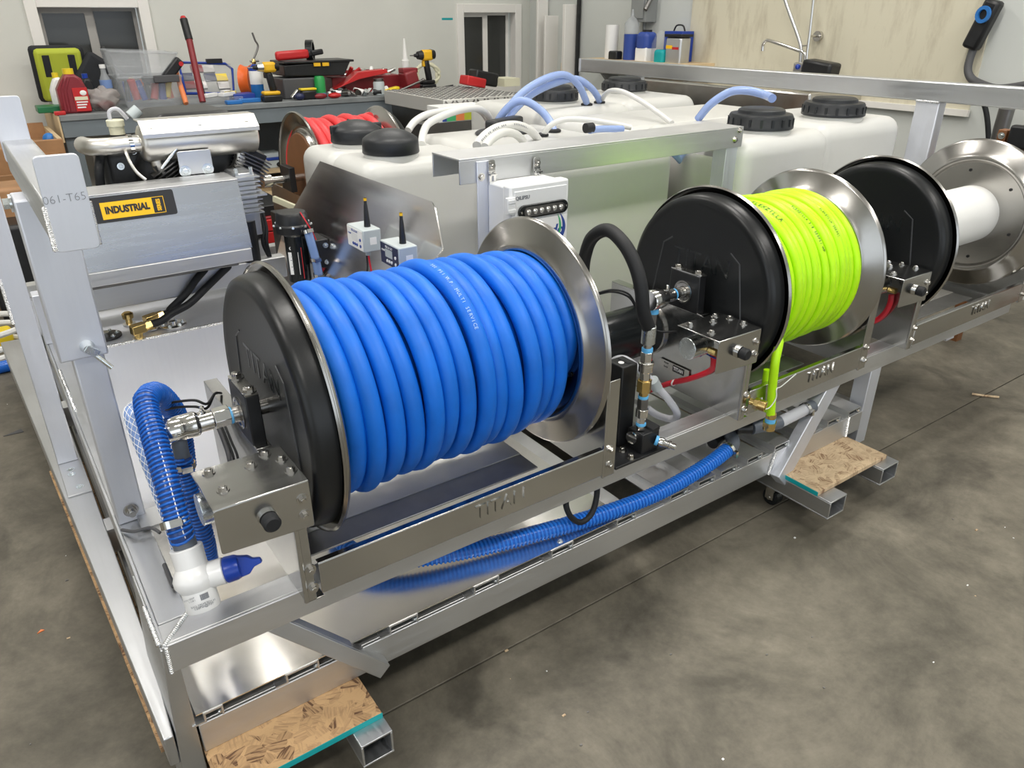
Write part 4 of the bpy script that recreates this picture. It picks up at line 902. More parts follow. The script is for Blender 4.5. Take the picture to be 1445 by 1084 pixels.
for px, py in ((693, 236), (757, 232)):
    q = at(px, py, 'y', yc-.006); h = MB().prism(rounded([(-.0085, -.014), (.0085, -.014), (.0085, .016), (-.0085, .016)], .006), (q.x, 0, q.z), X, Z, Y, yc-.009, yc-.006).build('hanger', 'chrome', jb)
    for s in (-.0055, .0055): MB().box(q.x+s-.003, q.x+s+.003, yc-.012, yc-.009, q.z-.036, q.z-.010).build('hanger_leg', 'chrome', h)
    MB().box(q.x-.0085, q.x+.0085, yc-.018, yc-.008, q.z-.016, q.z-.013).build('hanger_step', 'chrome', h)
    bolt1((q.x, yc-.009, q.z+.003), -Y, .006, .005, h)
# ---------------------------------------------------------------- sheet panel with pump and controllers
XP = .672
UP = V(.28, 0, .96).normalized()
pn = tag(MB().prism([(y, (z-.6)/UP.z) for y, z in [(1.05, .822), (.45, .822), (.432, .812), (.372, .742), (.415, .69), (.43, .47), (1.27, .47), (1.235, .62)]], (.66, 0, .6), Y, UP, Y.cross(UP), 0, .003).build('sheet_panel', 'panel_sheet'), 'polished aluminium sheet panel with a cut corner, mirroring its controllers', 'panel')
def ctrl(pa, pb, label, dark):
    "pa: upper front corner, pb: upper corner at the panel (photo), box hung on the panel"
    q = at(*pb, 'x', XP-.004); y0 = q.y; zt_ = q.z; w_, h, d = .085, .050, .044; x0 = XP-.004-d
    t = thing('controller', label, 'controller', (XP, y0+w_/2, zt_-h))
    b = MB().box(x0, XP-.004, y0, y0+w_, zt_-h, zt_).build('case', 'box_grey', t, bevel=.0025)
    MB().box(x0-.001, x0+.0005, y0+.003, y0+w_-.003, zt_-h+.003, zt_-.003).build('face_plate', 'navy' if dark else 'paper', t)
    f = x0-.0016; MB().box(f, f+.001, y0+.028, y0+.060, zt_-.030, zt_-.013).build('display', 'box_grey' if dark else 'box_white', t)
    mk = 'paper' if dark else 'print_blue'
    text('face_lettering', 'FILL & GO', mk, (f, y0+.042, zt_-.0085), (0, -1, 0), Z, .0072, t, .0002)
    text('face_lettering', 'PUMP', mk, (f, y0+.068, zt_-.018), (0, -1, 0), Z, .006, t, .0002)
    for k, (yy, zz) in enumerate(((.052, .038), (.042, .038), (.032, .038), (.014, .024), (.014, .038))):
        MB().cyl((f-.001, y0+yy, zt_-zz), (f+.001, y0+yy, zt_-zz), .0034, n=14).build('button', mk, t)
    MB().box(x0+.016, x0+.032, y0-.0006, y0, zt_-.034, zt_-.018).build('code_sticker', 'paper', t)
    MB().lathe((x0+.026, y0+.030, zt_), Z, [(0, .0075), (.012, .0068), (.048, .0042), (.050, .0035), (.064, .0034)], 18).build('antenna', 'black', t)
    MB().cyl((x0+.026, y0+.030, zt_+.058), (x0+.026, y0+.030, zt_+.064), .0036, n=14).build('antenna_band', 'yellow', t)
    MB().cyl((x0+.018, y0+.02, zt_-h), (x0+.018, y0+.02, zt_-h-.012), .006, n=14).build('cable_gland', 'box_grey', t)
    MB().sweep(smooth_path([(x0+.018, y0+.02, zt_-h-.01), (x0+.020, y0+.018, zt_-h-.04), (x0+.024, y0+.012, zt_-h-.09)], 6), .002, 6).build('lead', 'red_wire', t)
    MB().sweep(smooth_path([(x0+.015, y0+.022, zt_-h-.01), (x0+.014, y0+.025, zt_-h-.05), (x0+.010, y0+.05, zt_-h-.06), (x0+.010, y0+.06, zt_-h-.09)], 6), .002, 6).build('lead', 'rubber', t)
    return t
ctrl((519, 324), (537, 322), 'grey controller with white face plate and stub antenna on the panel', False)
ctrl((571, 348), (589, 346), 'grey controller with dark navy face plate and stub antenna on the panel', True)
pu = thing('diaphragm_pump', 'black diaphragm pump with white label strapped upright on the sheet panel', 'pump', (.62, .80, .4))
hc = at(412, 312, 'x', .60); px_, py_ = .60, hc.y
MB().lathe((px_, py_, hc.z-.030), Z, [(0, .030), (.002, .043), (.022, .045), (.026, .041), (.048, .040), (.055, .036), (.056, .001)], 30).build('pump_head', 'black', pu, bevel=.001)
MB().lathe((px_+.002, py_-.004, hc.z-.16), Z, [(0, .026), (.003, .029), (.125, .029), (.13, .033)], 30).build('motor_body', 'black_gloss', pu)
for k in range(9):
    a_ = 2*PI*k/9+.2; c = V(px_+.045*math.cos(a_), py_+.045*math.sin(a_), hc.z-.008); bolt1(c, (math.cos(a_), math.sin(a_), .2), .0035, .004, pu, 'zinc', False)
n_ = V(-.55, -.83, 0)
c = V(px_, py_, hc.z-.105)+n_*.0295; MB().obox(c, V(.83, -.55, 0), Z, n_, .013, .030, .0006).build('label', 'paper', pu)
c2 = c+V(.83, -.55, 0)*.0195; MB().obox(c2-n_*.004, V(.83, -.55, 0), Z, n_, .0022, .042, .001).build('label_stripe', 'red', pu)
text('label_lettering', 'CO', 'paper', c+V(0, 0, .040), V(.83, -.55, 0), Z, .012, pu, .0003, bold=.0004)
for k in range(5): MB().obox(c+n_*.0008+V(0, 0, .018-.009*k), V(.83, -.55, 0), Z, n_, .009 if k % 2 else .006, .0008, .0003).build('label_line', 'print_grey', pu)
ho = [V(px_+.02, py_-.052, hc.z-.018), V(px_+.022, py_-.062, hc.z-.05), V(px_+.028, py_-.065, hc.z-.10), V(px_+.034, py_-.06, hc.z-.16)]
o = hose('braided_hose', ho, .011, 'braid_hose'); tag(o, 'short grey-blue braided hose clamped to the black pump', 'hose')
for k, f_ in ((.06, 0), (.62, 1), (.86, 2)): P_ = smooth_path(ho, 10); i = int(k*(len(P_)-1)); clamp(P_[i], P_[i+1]-P_[i], .012, o)
o = hose('red_wire', [V(px_+.012, py_-.035, hc.z+.028), V(px_+.022, py_-.05, hc.z+.0), V(px_+.035, py_-.05, hc.z-.03), V(px_+.045, py_-.05, hc.z-.07), V(px_+.05, py_-.05, hc.z-.14)], .0016, 'red_wire', n=6); tag(o, 'red wire leaving the top of the black pump', 'wire')
MB().box(px_+.035, XP-.001, py_-.055, py_+.02, hc.z-.12, hc.z-.045).build('bracket', 'black', pu, bevel=.003)
for z in (hc.z-.06, hc.z-.105): bolt1((XP-.012, py_-.06, z), (-.4, -.9, 0), .005, .008, pu, 'zinc')
# ---------------------------------------------------------------- hydraulic tank, engine and compressor
ht = thing('hydraulic_tank', 'grey aluminium hydraulic tank with brass fittings below the engine', 'tank', (.38, 1.2, .206))
MB().box(.060, .600, 1.0, 1.40, .206, .450).build('tank_body', 'alu_z', ht, bevel=.002)
m = MB(); n = 150
for i in range(n): x = .062+.536*i/(n-1); m.lathe((x-.002, 1.0, .4495), X, [(0, .0028), (.0018, .0042), (.0038, .003)], 8)
m.build('weld_bead', 'weld', ht, ang=70)
def port(px, py, r=.016):
    p = at(px, py, 'z', .451); MB().lathe(p, Z, [(0, r), (.003, r), (.004, r*.6)], 24).build('weld_flange', 'weld', ht); return p
def gauge(px, py, r, mat):
    p = at(px, py, 'z', .451); g = MB().lathe(p, Z, [(0, r), (.004, r), (.005, r*.8), (.005, .001)], 36).build('gauge_flange', mat, ht)
    for k in range(6): a = 2*PI*k/6; bolt1(p+V(r*.72*math.cos(a), r*.72*math.sin(a), .005), Z, .004, .004, g, 'zinc')
    MB().cyl(p+V(0, 0, .005), p+V(0, 0, .012), r*.25, n=12).build('sender', 'chrome', g)
gauge(150, 475, .036, 'black'); gauge(244, 459, .034, 'steel')
def elbow(px, py, d, tail):
    p = port(px, py); d = V(d).normalized()
    MB().cyl(p, p+V(0, 0, .020), .010, n=20).build('brass_stem', 'brass', ht)
    MB().obox(p+V(0, 0, .026)+d*.002, d, d.cross(Z), Z, .017, .0115, .0115).build('brass_elbow', 'brass', ht, bevel=.002)
    MB().cyl(p+d*.016+V(0, 0, .026), p+d*.034+V(0, 0, .026), .0125, n=6).build('brass_nut', 'brass', ht)
    e = p+d*.032+V(0, 0, .026); pts = [e, e+d*.03]+[at(*q) for q in tail]
    return hose('hydraulic_hose', pts, .0095, 'rubber', n=12)
o = elbow(197, 478, (.95, .22, .06), [(243, 442, 'y', 1.03), (268, 428, 'y', 1.04), (292, 405, 'y', 1.05), (318, 380, 'y', 1.06), (336, 365, 'y', 1.10)]); tag(o, 'black hose from the front brass elbow up to the engine rail', 'hose')
o = elbow(215, 464, (.95, .3, .05), [(240, 437, 'y', 1.07), (262, 415, 'y', 1.05), (278, 393, 'y', 1.05), (297, 372, 'y', 1.08)]); tag(o, 'black hose from the rear brass elbow up to the engine rail', 'hose')
p = port(183, 458); MB().lathe(p, Z, [(0, .008), (.016, .008), (.018, .013), (.03, .014), (.034, .009)], 18).build('breather', 'brass', ht)
for x in (.175, .24): tag(MB().box(x-.028, x+.028, 1.405, 1.46, .206, .50).build('battery_box', 'yellow_plastic', bevel=.003), 'yellow plastic box standing behind the hydraulic tank', 'box', 'yellow boxes behind the tank')
er = thing('engine_rails', 'stacked aluminium channel rails carrying the engine over the hydraulic tank', 'rails', (.38, 1.2, .45))
z1 = at(200, 396, 'y', 1.06).z; z0 = at(200, 429, 'y', 1.06).z
MB().box(.03, .60, 1.06, 1.10, z0, z1).build('rail', 'alu_x', er, bevel=.003)
zz1 = at(200, 364, 'y', 1.04).z; MB().box(.03, .47, 1.045, 1.16, z1, zz1).build('engine_skid', 'dark_steel', er, bevel=.004)
for k, (y, dz) in enumerate(((1.22, .012), (1.36, .045))): MB().box(.05, .60, y, y+.05, z0+dz, z1+dz).build('rail', 'alu_x', er, bevel=.003)
for x in (.06, .55): MB().box(x, x+.04, 1.1, 1.45, .452, z0).build('riser', 'alu_y', er)
gd_ = thing('engine_guard', 'folded aluminium engine guard with black and yellow decal', 'guard', (.28, 1.05, .64))
gy = 1.0; TR = at(338, 253, 'y', gy); BR = at(348, 345, 'y', gy); gx0, gx1 = .045, .487; gz1 = .806; gz0 = BR.z
GT = V(0, .22, .9755)
MB().prism([(gx0, 0), (gx1, 0), (gx1, .166), (gx0, .166)], (0, gy-.036, gz0), X, GT, X.cross(GT), -.002, .001).build('guard_front', 'guard_sheet', gd_, bevel=.0006)
MB().box(gx0, gx1, gy, gy+.11, gz1, gz1+.003).build('guard_top', 'alu_x', gd_, bevel=.001)
MB().box(gx1-.003, gx1, gy, gy+.11, gz0, gz1).build('guard_side', 'alu_z', gd_)
MB().box(gx0, gx1-.004, gy-.042, gy-.034, gz0-.032, gz0).build('guard_lip', 'alu_x', gd_, bevel=.001)
GO = V(0, gy-.036, gz0); GN = GT.cross(X).normalized()
if GN.y > 0: GN = -GN
def gp(px, py):
    "photo pixel on the sloping guard front -> (x, height along the sheet)"
    q = fw + rt*((px-722.5)/F_PX) + dn*((py-542)/F_PX); P = CAM + q*((GO-CAM).dot(GN)/q.dot(GN)); return P.x, (P-GO).dot(GT)
def gbox(x0, x1, u0, u1, t0, t1, mat, nm, parent, r=0):
    poly = [(x0, u0), (x1, u0), (x1, u1), (x0, u1)]
    return MB().prism(rounded(poly, r) if r else poly, GO, X, GT, GN, t0, t1).build(nm, mat, parent)
dx1, du1 = gp(240, 267); dx1 = gp(247, 285)[0]; du0 = gp(248, 302)[1]; yx0, _ = gp(143, 300); yx1, yu1 = gp(213, 280); yu0 = gp(218, 298)[1]
yu1 = gp(178, 285)[1]+.004; yu0 = gp(180, 305)[1]-.002; yu0, yu1 = min(yu0, yu1), max(yu0, yu1)
dc = gbox(gx0+.004, dx1, du0, du1, .0020, .0028, 'print_black', 'decal', gd_, .006)
gbox(yx0, yx1, yu0, yu1, .0028, .0034, 'yellow', 'decal_panel', gd_)
C_ = GO+X*((yx0+yx1)/2)+GT*((yu0+yu1)/2)+GN*.0038
text('decal_lettering', 'INDUSTRIAL', 'print_black', C_, X, GT, .021, gd_, .0002, bold=.0011, width=(yx1-yx0)*.86)
f = .0013; x2 = yx1+.026
for b_ in ((yx1, x2, yu0, yu0+f), (yx1, x2, yu1-f, yu1), (x2-f, x2, yu0, yu1)): gbox(b_[0], b_[1], b_[2], b_[3], .0028, .0034, 'yellow', 'decal_frame', gd_)
text('decal_lettering', 'SERIES', 'yellow', GO+X*((yx1+x2)/2)+GT*((yu0+yu1)/2)+GN*.0038, GT, -X, .012, gd_, .0002, bold=.0005, width=(yu1-yu0)*.72)
en = thing('engine', 'black V-twin engine with bright steel muffler and heat shield', 'engine', (.35, 1.2, .65))
my = 1.17; mc = at(276, 196, 'y', my); mx0 = at(196, 200, 'y', my).x; mx1 = at(360, 190, 'y', my).x; mr = .046
MB().lathe((mx0, my, mc.z), X, [(0, .001), (0, mr*.72), (.004, mr*.9), (.014, mr), (mx1-mx0-.014, mr), (mx1-mx0-.004, mr*.9), (mx1-mx0, mr*.7), (mx1-mx0, .001)], 48).build('muffler', 'muffler', en, ang=40)
MB().lathe((mx0+.004, my, mc.z+.006), X, [(0, mr), (0, mr+.0035), (mx1-mx0-.008, mr+.0035), (mx1-mx0-.008, mr)], 48, True).build('seam_band', 'muffler', en) if False else None
m = MB(); m.prism([(-.050, .024), (-.020, .052), (.03, .052), (.03, .055), (-.022, .055), (-.053, .026), (-.053, .016), (-.050, .016)], (0, my, mc.z), Y, Z, X, mx0+.002, mx1-.002)
hs = m.build('heat_shield', 'muffler', en, bevel=.0008)
nn = V(0, -.74, .67)
for px in (209, 281, 347): q = at(px, 168, 'y', my-.04); bolt1(V(q.x, my-.0365, mc.z+.0415), nn, .008, .004, hs, 'muffler')
m = MB(); q = at(150, 195, 'y', my)
m.sweep(smooth_path([(mx0+.008, my, mc.z), (mx0-.03, my, mc.z), (mx0-.07, my, mc.z-.001), (mx0-.10, my+.02, mc.z-.002), (mx0-.112, my+.06, mc.z-.004), (mx0-.112, my+.10, mc.z-.006)], 8), .0205, 20); m.build('exhaust_elbow', 'muffler', en)
MB().lathe((mx0-.025, my, mc.z), X, [(0, .0215), (0, .0235), (.010, .0235), (.010, .0215)], 24, True).build('exhaust_clamp', 'chrome', en)
for x, s in ((mx0+.03, -1), (mx1-.045, 1)): MB().sweep(smooth_path([(x, my, mc.z-.03), (x-.004*s, my, mc.z-.06), (x-.016*s, my+.01, mc.z-.085), (x-.03*s, my+.03, mc.z-.10)], 6), .0155, 16).build('header_pipe', 'muffler', en)
ez = gz1+.003; cxm = (mx0+mx1)/2
MB().rbox(cxm-.13, cxm+.14, 1.20, 1.42, z1+.02, mc.z-.005, .02).build('crankcase', 'black', en)
MB().rbox(cxm-.09, cxm+.12, 1.22, 1.45, mc.z-.005, mc.z+.058, .03).build('air_cleaner', 'black', en, ang=50)
MB().lathe((cxm-.10, 1.2, mc.z-.075), V(-.35, -.94, 0), [(0, .062), (.012, .060), (.026, .046), (.036, .024), (.038, .001)], 32).build('blower_cover', 'black', en)
# two finned cylinders leaning out of the V
for s, xc in ((-1, cxm-.062), (1, cxm+.100)):
    d = V(.5*s, -.12, .86).normalized(); sd = V(.86*(1), 0, -.5*s).normalized(); base = V(xc, 1.195, mc.z-.115)
    blkc = MB().obox(base+d*.035, sd, d, sd.cross(d), .026, .05, .03).build('cylinder', 'black', en)
    for k in range(9): MB().obox(base+d*(.0-.005+.0095*k), sd, d, sd.cross(d), .042, .0016, .043).build('cooling_fin', 'dark_steel', blkc)
pz1 = at(276, 212, 'y', 1.12).z; pz0 = at(276, 246, 'y', 1.12).z; pa = at(252, 230, 'y', 1.12).x; pb = at(299, 225, 'y', 1.12).x
MB().prism(rounded([(pa, pz0), (pb, pz0), (pb, pz1), (pa, pz1)], .006), (0, 0, 0), X, Z, Y, 1.12, 1.124).build('lift_plate', 'alu', en, bevel=.001)
for x in (pa+.012, pb-.014): bolt1((x, 1.12, pz0+.010), -Y, .010, .006, en, 'zinc')
for k in range(5): q = at(228+k*6, 238-k*8, 'y', 1.13); MB().cyl(q, q+V(.018, 0, .018), .004, n=10).build('linkage', 'zinc', en)
MB().sweep(smooth_path([at(174, 200, 'y', 1.2), at(177, 212, 'y', 1.15), at(183, 228, 'y', 1.13), at(193, 243, 'y', 1.12), at(206, 254, 'y', 1.11)], 8), .004, 8).build('dipstick_tube', 'muffler', en)
MB().sweep(smooth_path([at(150, 200, 'y', 1.25), at(143, 215, 'y', 1.22), at(140, 240, 'y', 1.2), at(142, 262, 'y', 1.2)], 8), .011, 10).build('cable_loom', 'rubber', en)
MB().rbox(at(146, 230, 'y', 1.2).x, cxm-.03, 1.22, 1.40, mc.z-.14, mc.z-.012, .03).build('shroud', 'black', en)
MB().rbox(cxm+.02, mx1+.01, 1.23, 1.40, mc.z-.14, mc.z-.02, .03).build('shroud', 'black', en)
for q_ in ((172, 236), (190, 214), (243, 241), (330, 236), (322, 212)): qq = at(*q_, 'y', 1.19); bolt1((qq.x, 1.205, qq.z), (0, -1, .1), .006, .006, en, 'zinc')
q = at(163, 175, 'y', 1.28); MB().lathe((q.x, 1.28, q.z-.025), Z, [(0, .018), (.02, .018), (.02, .021), (.034, .021), (.036, .018)], 20).build('fuel_filter', 'cream', en)
MB().sweep(smooth_path([(q.x-.01, 1.28, q.z+.008), (q.x-.008, 1.28, q.z+.03), (q.x+.012, 1.28, q.z+.035), (q.x+.03, 1.28, q.z+.01)], 6), .005, 8).build('vent_tube', 'clear_hose', en)
p = at(190, 157, 'y', 1.25); MB().cyl(p-V(.012, 0, .012), p+V(.010, 0, .004), .014, n=18).build('coil', 'box_grey', en)
# compressor head
cp = thing('air_compressor', 'small finned aluminium compressor beside the engine guard', 'compressor', (.53, 1.1, .6))
cx0 = gx1+.004; cx1 = at(369, 270, 'y', 1.06).x; ctz = at(355, 243, 'y', 1.06).z; cbz = at(360, 300, 'y', 1.06).z
MB().box(cx0+.008, cx1-.012, 1.06, 1.15, cbz-.06, ctz).build('cylinder', 'alu_cast', cp, bevel=.003)
for k in range(9):
    z = cbz+(ctz-cbz)*k/9; w_ = .010 if k == 4 else 0
    MB().box(cx0-.002, cx1-.004+w_, 1.045-w_, 1.16, z, z+(.005 if k == 4 else .003)).build('cooling_fin', 'alu_cast', cp)
for x in (cx0+.012, cx1-.02): MB().cyl((x, 1.06, ctz-.004), (x, 1.06, ctz+.014), .005, n=8).build('head_bolt', 'zinc', cp)
MB().cyl((cx0+.022, 1.07, z1), (cx0+.022, 1.07, cbz-.02), .022, n=20).build('crankcase', 'black', cp)
for k in range(2):
    o = hose('air_line', [(cx1-.004+.008*k, 1.10, cbz), (cx1+.008*k, 1.09, cbz-.05), (cx1-.01+.01*k, 1.08, cbz-.09), (cx1+.005, 1.08, cbz-.14)], .005, 'rubber', n=8); tag(o, ('inner' if k == 0 else 'outer')+' of two black air lines falling from the finned compressor', 'hose')
# ---------------------------------------------------------------- red hose reel on the far side
RY, RZ, RX0, RX1 = 1.803, .639, .952, 1.264
rr2 = thing('hose_reel', 'steel hose reel with red hose on the far side behind the domed lids', 'hose reel', (1.1, RY, ZT))
def disc2(x, s, nm='spool_disc'):
    a = disc_profile(s); t_ = .0022*s; prof = a+[(p-t_, r-.0008) for p, r in reversed(a)]
    return MB().lathe((x, RY, RZ), X, prof, 80).build(nm, 'disc_steel', rr2, ang=50)
disc2(RX0, 1); disc2(RX1, -1)
MB().lathe((RX0-.006, RY, RZ), X, [(0, .001), (0, .150), (.004, .154)], 60).build('backing_disc', 'chair_wood', rr2)
MB().lathe((RX1+.005, RY, RZ), X, [(0, .02), (0, .205), (.004, .213), (.03, .210), (.042, .198), (.040, .03)], 80).build('guard_dish', 'black_dish', rr2, ang=45)
MB().cyl((RX0, RY, RZ), (RX1, RY, RZ), .09, n=40, caps=False).build('drum', 'white', rr2)
for x, s in ((RX0-.07, -1), (RX1+.07, 1)):
    MB().box(x, x+.003, RY-.2, RY+.18, ZT, RZ-.04).build('side_plate', 'steel_sheet', rr2)
    MB().prism([(-.047, -.042), (.047, -.042), (.043, .045), (-.043, .045)], (x, RY, RZ), Y, Z, X, 0, .022).build('bearing_block', 'black', rr2, bevel=.002)
MB().cyl((RX0-.14, RY, RZ), (RX1+.1, RY, RZ), .013, n=20).build('axle', 'steel', rr2)
MB().cyl((RX0-.155, RY, RZ), (RX0-.125, RY, RZ), .022, n=24).build('swivel_body', 'steel', rr2)
MB().bar((RX0-.13, RY-.02, RZ-.06), (RX0-.05, RY-.20, RZ-.10), .012, .02).build('stay', 'cream', rr2)
MB().box(RX0-.15, RX0-.05, RY-.14, RY-.02, ZT, RZ-.10).build('motor_hood', 'black', rr2, bevel=.003)
rnd = random.Random(9); pts = []; pit = .0335; N = int((RX1-RX0-.036)/pit*60)
for i in range(N+1):
    a = 2*PI*i/60; tt = i/60; pts.append((RX0+.018+pit*tt+.004*math.sin(tt*2), RY+(.186+.007*math.sin(tt*2.6))*math.cos(a), RZ+(.186+.007*math.sin(tt*2.6))*math.sin(a)))
o = MB().sweep(pts, .0165, 12).build('red_hose', 'red_hose', ang=80); tag(o, 'thick red hose wound loosely on the far reel', 'hose')
# ---------------------------------------------------------------- workbench along the back wall
BY, BZ = 3.5, .731
wb_ = thing('workbench', 'grey painted workbench with pale plywood end along the back wall', 'workbench', (1.6, 3.8, 0))
bx0 = at(83, 164, 'y', BY).x; bx1 = at(627, 131, 'y', BY).x+.16
MB().box(bx0, bx1, BY, 4.12, BZ-.028, BZ).build('bench_top', 'bench_top', wb_, bevel=.003)
za = at(200, 187, 'y', BY+.01).z
for k, (a, b) in enumerate(((83, 300), (300, 459), (459, 592), (592, 640))):
    xa = at(a, 150, 'y', BY).x if k else bx0; xb = at(b, 140, 'y', BY).x if k < 3 else bx1
    MB().box(xa+.002, xb-.002, BY+.008, BY+.03, za, BZ-.028).build('apron_board', 'bench_paint', wb_, bevel=.002)
MB().box(bx0-.008, bx0, BY+.004, 4.1, za-.02, BZ-.004).build('end_board', 'ply', wb_)
for px in (100, 300, 455, 606): x = at(px, 180, 'y', BY).x; MB().box(x-.035, x+.035, BY+.03, BY+.11, 0, BZ-.028).build('leg', 'bench_paint', wb_, bevel=.003)
for px in (100, 606): x = at(px, 180, 'y', BY).x; MB().box(x-.035, x+.035, 4.0, 4.08, 0, BZ-.028).build('leg', 'bench_paint', wb_)
MB().box(bx0+.02, bx1-.02, BY+.11, 4.1, .20, .225).build('lower_shelf', 'ply', wb_)
sz = at(385, 240, 'y', BY+.1).z; xa = at(330, 240, 'y', BY+.1).x; xb = at(400, 238, 'y', BY+.1).x
MB().box(xa, xb+.5, BY+.11, 4.1, sz-.02, sz).build('shelf_board', 'ply', wb_)
MB().box(bx0+.3, bx1, 4.1, 4.13, 0, BZ-.03).build('back_board', 'bench_paint', wb_)
xd = at(563, 175, 'y', BY).x; MB().box(xd, xd+.03, BY+.1, 4.1, .24, za).build('divider_board', 'ply', wb_)
xs_ = at(640, 150, 'y', BY).x
S_ = lambda px, y: (at(px+50, 100, 'y', y).x-at(px-50, 100, 'y', y).x)/100      # metres per photo pixel at depth y
def on(px, py, y): "standing spot on the bench top at depth y under photo column px"; q = at(px, py, 'y', y); return V(q.x, y, BZ)
# under-bench goods
t = thing('storage_box', 'clear box with blue lid on the shelf board under the bench', 'box', (at(385, 235, 'y', 3.7).x, 3.7, sz))
x = at(385, 235, 'y', 3.7).x; MB().box(x-.075, x+.06, 3.66, 3.8, sz, sz+.045).build('box_body', 'box_grey', t, bevel=.004); MB().box(x-.08, x+.065, 3.655, 3.805, sz+.045, sz+.062).build('lid', 'blue_bin', t, bevel=.003)
MB().box(x-.07, x+.05, 3.67, 3.79, sz+.062, sz+.085).build('tray', 'box_grey', t)
for i in range(3): q = V(at(398+6*i, 238, 'y', 3.66).x, 3.66, sz+.018); tag(MB().ball(q, .03, .02, .018).build('rag_ball', 'black', ang=80), 'small black ball of tape beside the clear box', 'tape', 'black lumps under the bench')
# wooden drawer cabinet left of the bench
cb = thing('drawer_cabinet', 'brown wooden cabinet with an open drawer left of the bench', 'cabinet', (.1, 3.6, 0))
cx0 = at(0, 270, 'y', 3.45).x-.25; cx1 = bx0-.03
MB().box(cx0, cx1-.06, 3.5, 4.1, 0, .60).build('carcass', 'cabinet_wood', cb, bevel=.004)
dz0 = at(75, 214, 'y', 3.2).z; dz1 = at(75, 197, 'y', 3.2).z; dxa = at(56, 200, 'y', 3.2).x-.05; dxb = at(90, 203, 'y', 3.2).x
m = MB(); m.box(dxa, dxb, 3.2, 3.225, dz0-.03, dz1).build('drawer_front', 'cabinet_wood', cb, bevel=.003)
MB().box(dxb-.02, dxb, 3.225, 3.75, dz0, dz1+.0).build('drawer_side', 'ply', cb); MB().box(dxa, dxb, 3.225, 3.75, dz0-.02, dz0).build('drawer_bottom', 'cabinet_wood', cb); MB().box(dxa, dxb-.02, 3.73, 3.75, dz0, dz1+.02).build('drawer_back', 'cabinet_wood', cb)
MB().box(dxa+.03, dxb-.03, 3.19, 3.2, dz0-.022, dz0-.006).build('drawer_pull', 'cabinet_wood', cb)
for z in (.12, .27, .42): MB().box(cx0+.02, cx1-.08, 3.485, 3.5, z-.06, z+.06).build('drawer_front', 'cabinet_wood', cb, bevel=.004)
q = at(67, 196, 'y', 3.5); tag(MB().ball((q.x, 3.4, dz0+.03), .03, .03, .03).build('yarn_ball', 'blue_can'), 'small blue ball inside the open wooden drawer', 'ball')
# goods on the bench
def box_obj(name, mat, c, sx, sy, sz_, parent=None, bevel=.004): return MB().box(c.x-sx/2, c.x+sx/2, c.y-sy/2, c.y+sy/2, c.z, c.z+sz_).build(name, mat, parent, bevel=bevel)
c = on(92, 120, 3.98)+V(0, 0, .02)
t = thing('tool_bag', 'lime tool bag with black trim and straps leaning against the wall', 'bag', c)
s = S_(95, 3.98); w_ = 66*s; h = 84*s
MB().obox(c+V(0, .05, h*.48), X, V(0, .97, .24), V(0, -.24, .97), w_/2, .03, h*.48).build('bag_panel', 'lime_bag', t, bevel=.02)
MB().obox(c+V(.0, .07, h*.49), X, V(0, .97, .24), V(0, -.24, .97), w_/2+.018, .03, h*.51).build('trim', 'cloth_black', t, bevel=.02)
for dx in (-.06, .06): MB().obox(c+V(dx, .012, h*.64), X, V(0, .97, .24), V(0, -.24, .97), .018, .006, h*.20).build('strap', 'cloth_black', t, bevel=.004)
c = on(140, 120, 3.95); MB().obox(c+V(.0, .05, h*.42), V(.8, 0, -.6), Y, V(.6, 0, .8), .10, .03, .12).build('bag_flap', 'cloth_black', t, bevel=.02)
def jug(px, y, wpx, hpx, label, mat, capm, cap_dx=0., ribs=True, lab=None):
    c = on(px, 140, y); s = S_(px, y); w_ = wpx*s/2; h = hpx*s; d_ = w_*.62
    t = thing('oil_jug', label, 'jug', c)
    poly = [(-w_, 0), (w_, 0), (w_*.98, h*.52), (w_*.72, h*.78), (w_*.34, h*.88), (-w_*.26, h*.88), (-w_*.62, h*.74), (-w_*.98, h*.55)]
    MB().prism(poly, (c.x, c.y, c.z), X, Z, Y, -d_, d_).build('jug_body', mat, t, bevel=.012)
    MB().cyl((c.x+cap_dx*w_, c.y, c.z+h*.87), (c.x+cap_dx*w_, c.y, c.z+h), w_*.36, n=20).build('cap', capm, t)
    if ribs:
        for k in range(3): MB().prism([(-w_*(.86-.2*k), h*.05), (-w_*(.80-.2*k), h*.05), (-w_*(.76-.2*k), h*.55), (-w_*(.4-.2*k), h*.80), (-w_*(.46-.2*k), h*.82), (-w_*(.83-.2*k), h*.57)], (c.x, c.y-d_-.003, c.z), X, Z, Y, 0, .006).build('rib', mat, t, bevel=.002)
    if lab:
        a = MB().box(c.x-w_*.05, c.x+w_*.92, c.y-d_-.006, c.y-d_-.003, c.z+h*.05, c.z+h*.58).build('label', 'red', t)
        MB().ball((c.x+w_*.62, c.y-d_-.006, c.z+h*.46), w_*.22, .003, w_*.18).build('label_badge', 'paper', a)
        MB().box(c.x, c.x+w_*.85, c.y-d_-.0075, c.y-d_-.006, c.z+h*.30, c.z+h*.38).build('label_band', 'cream', a)
        for k in range(3): MB().box(c.x+w_*.05, c.x+w_*(.8-.1*k), c.y-d_-.0075, c.y-d_-.006, c.z+h*(.24-.06*k), c.z+h*(.27-.06*k)).build('label_line', 'paper', a)
    return t
jug(104, 3.60, 44, 66, 'maroon motor oil jug with yellow cap and red label on the bench', 'maroon_jug', 'yellow_plastic', .05, True, True)
jug(86, 3.78, 26, 56, 'white bottle with yellow cap half hidden behind the maroon jug', 'white', 'yellow_plastic', 0, False)
jug(127, 3.75, 24, 52, 'black oil jug between the maroon jug and the water bottle', 'black', 'handle_blue', 0, False)
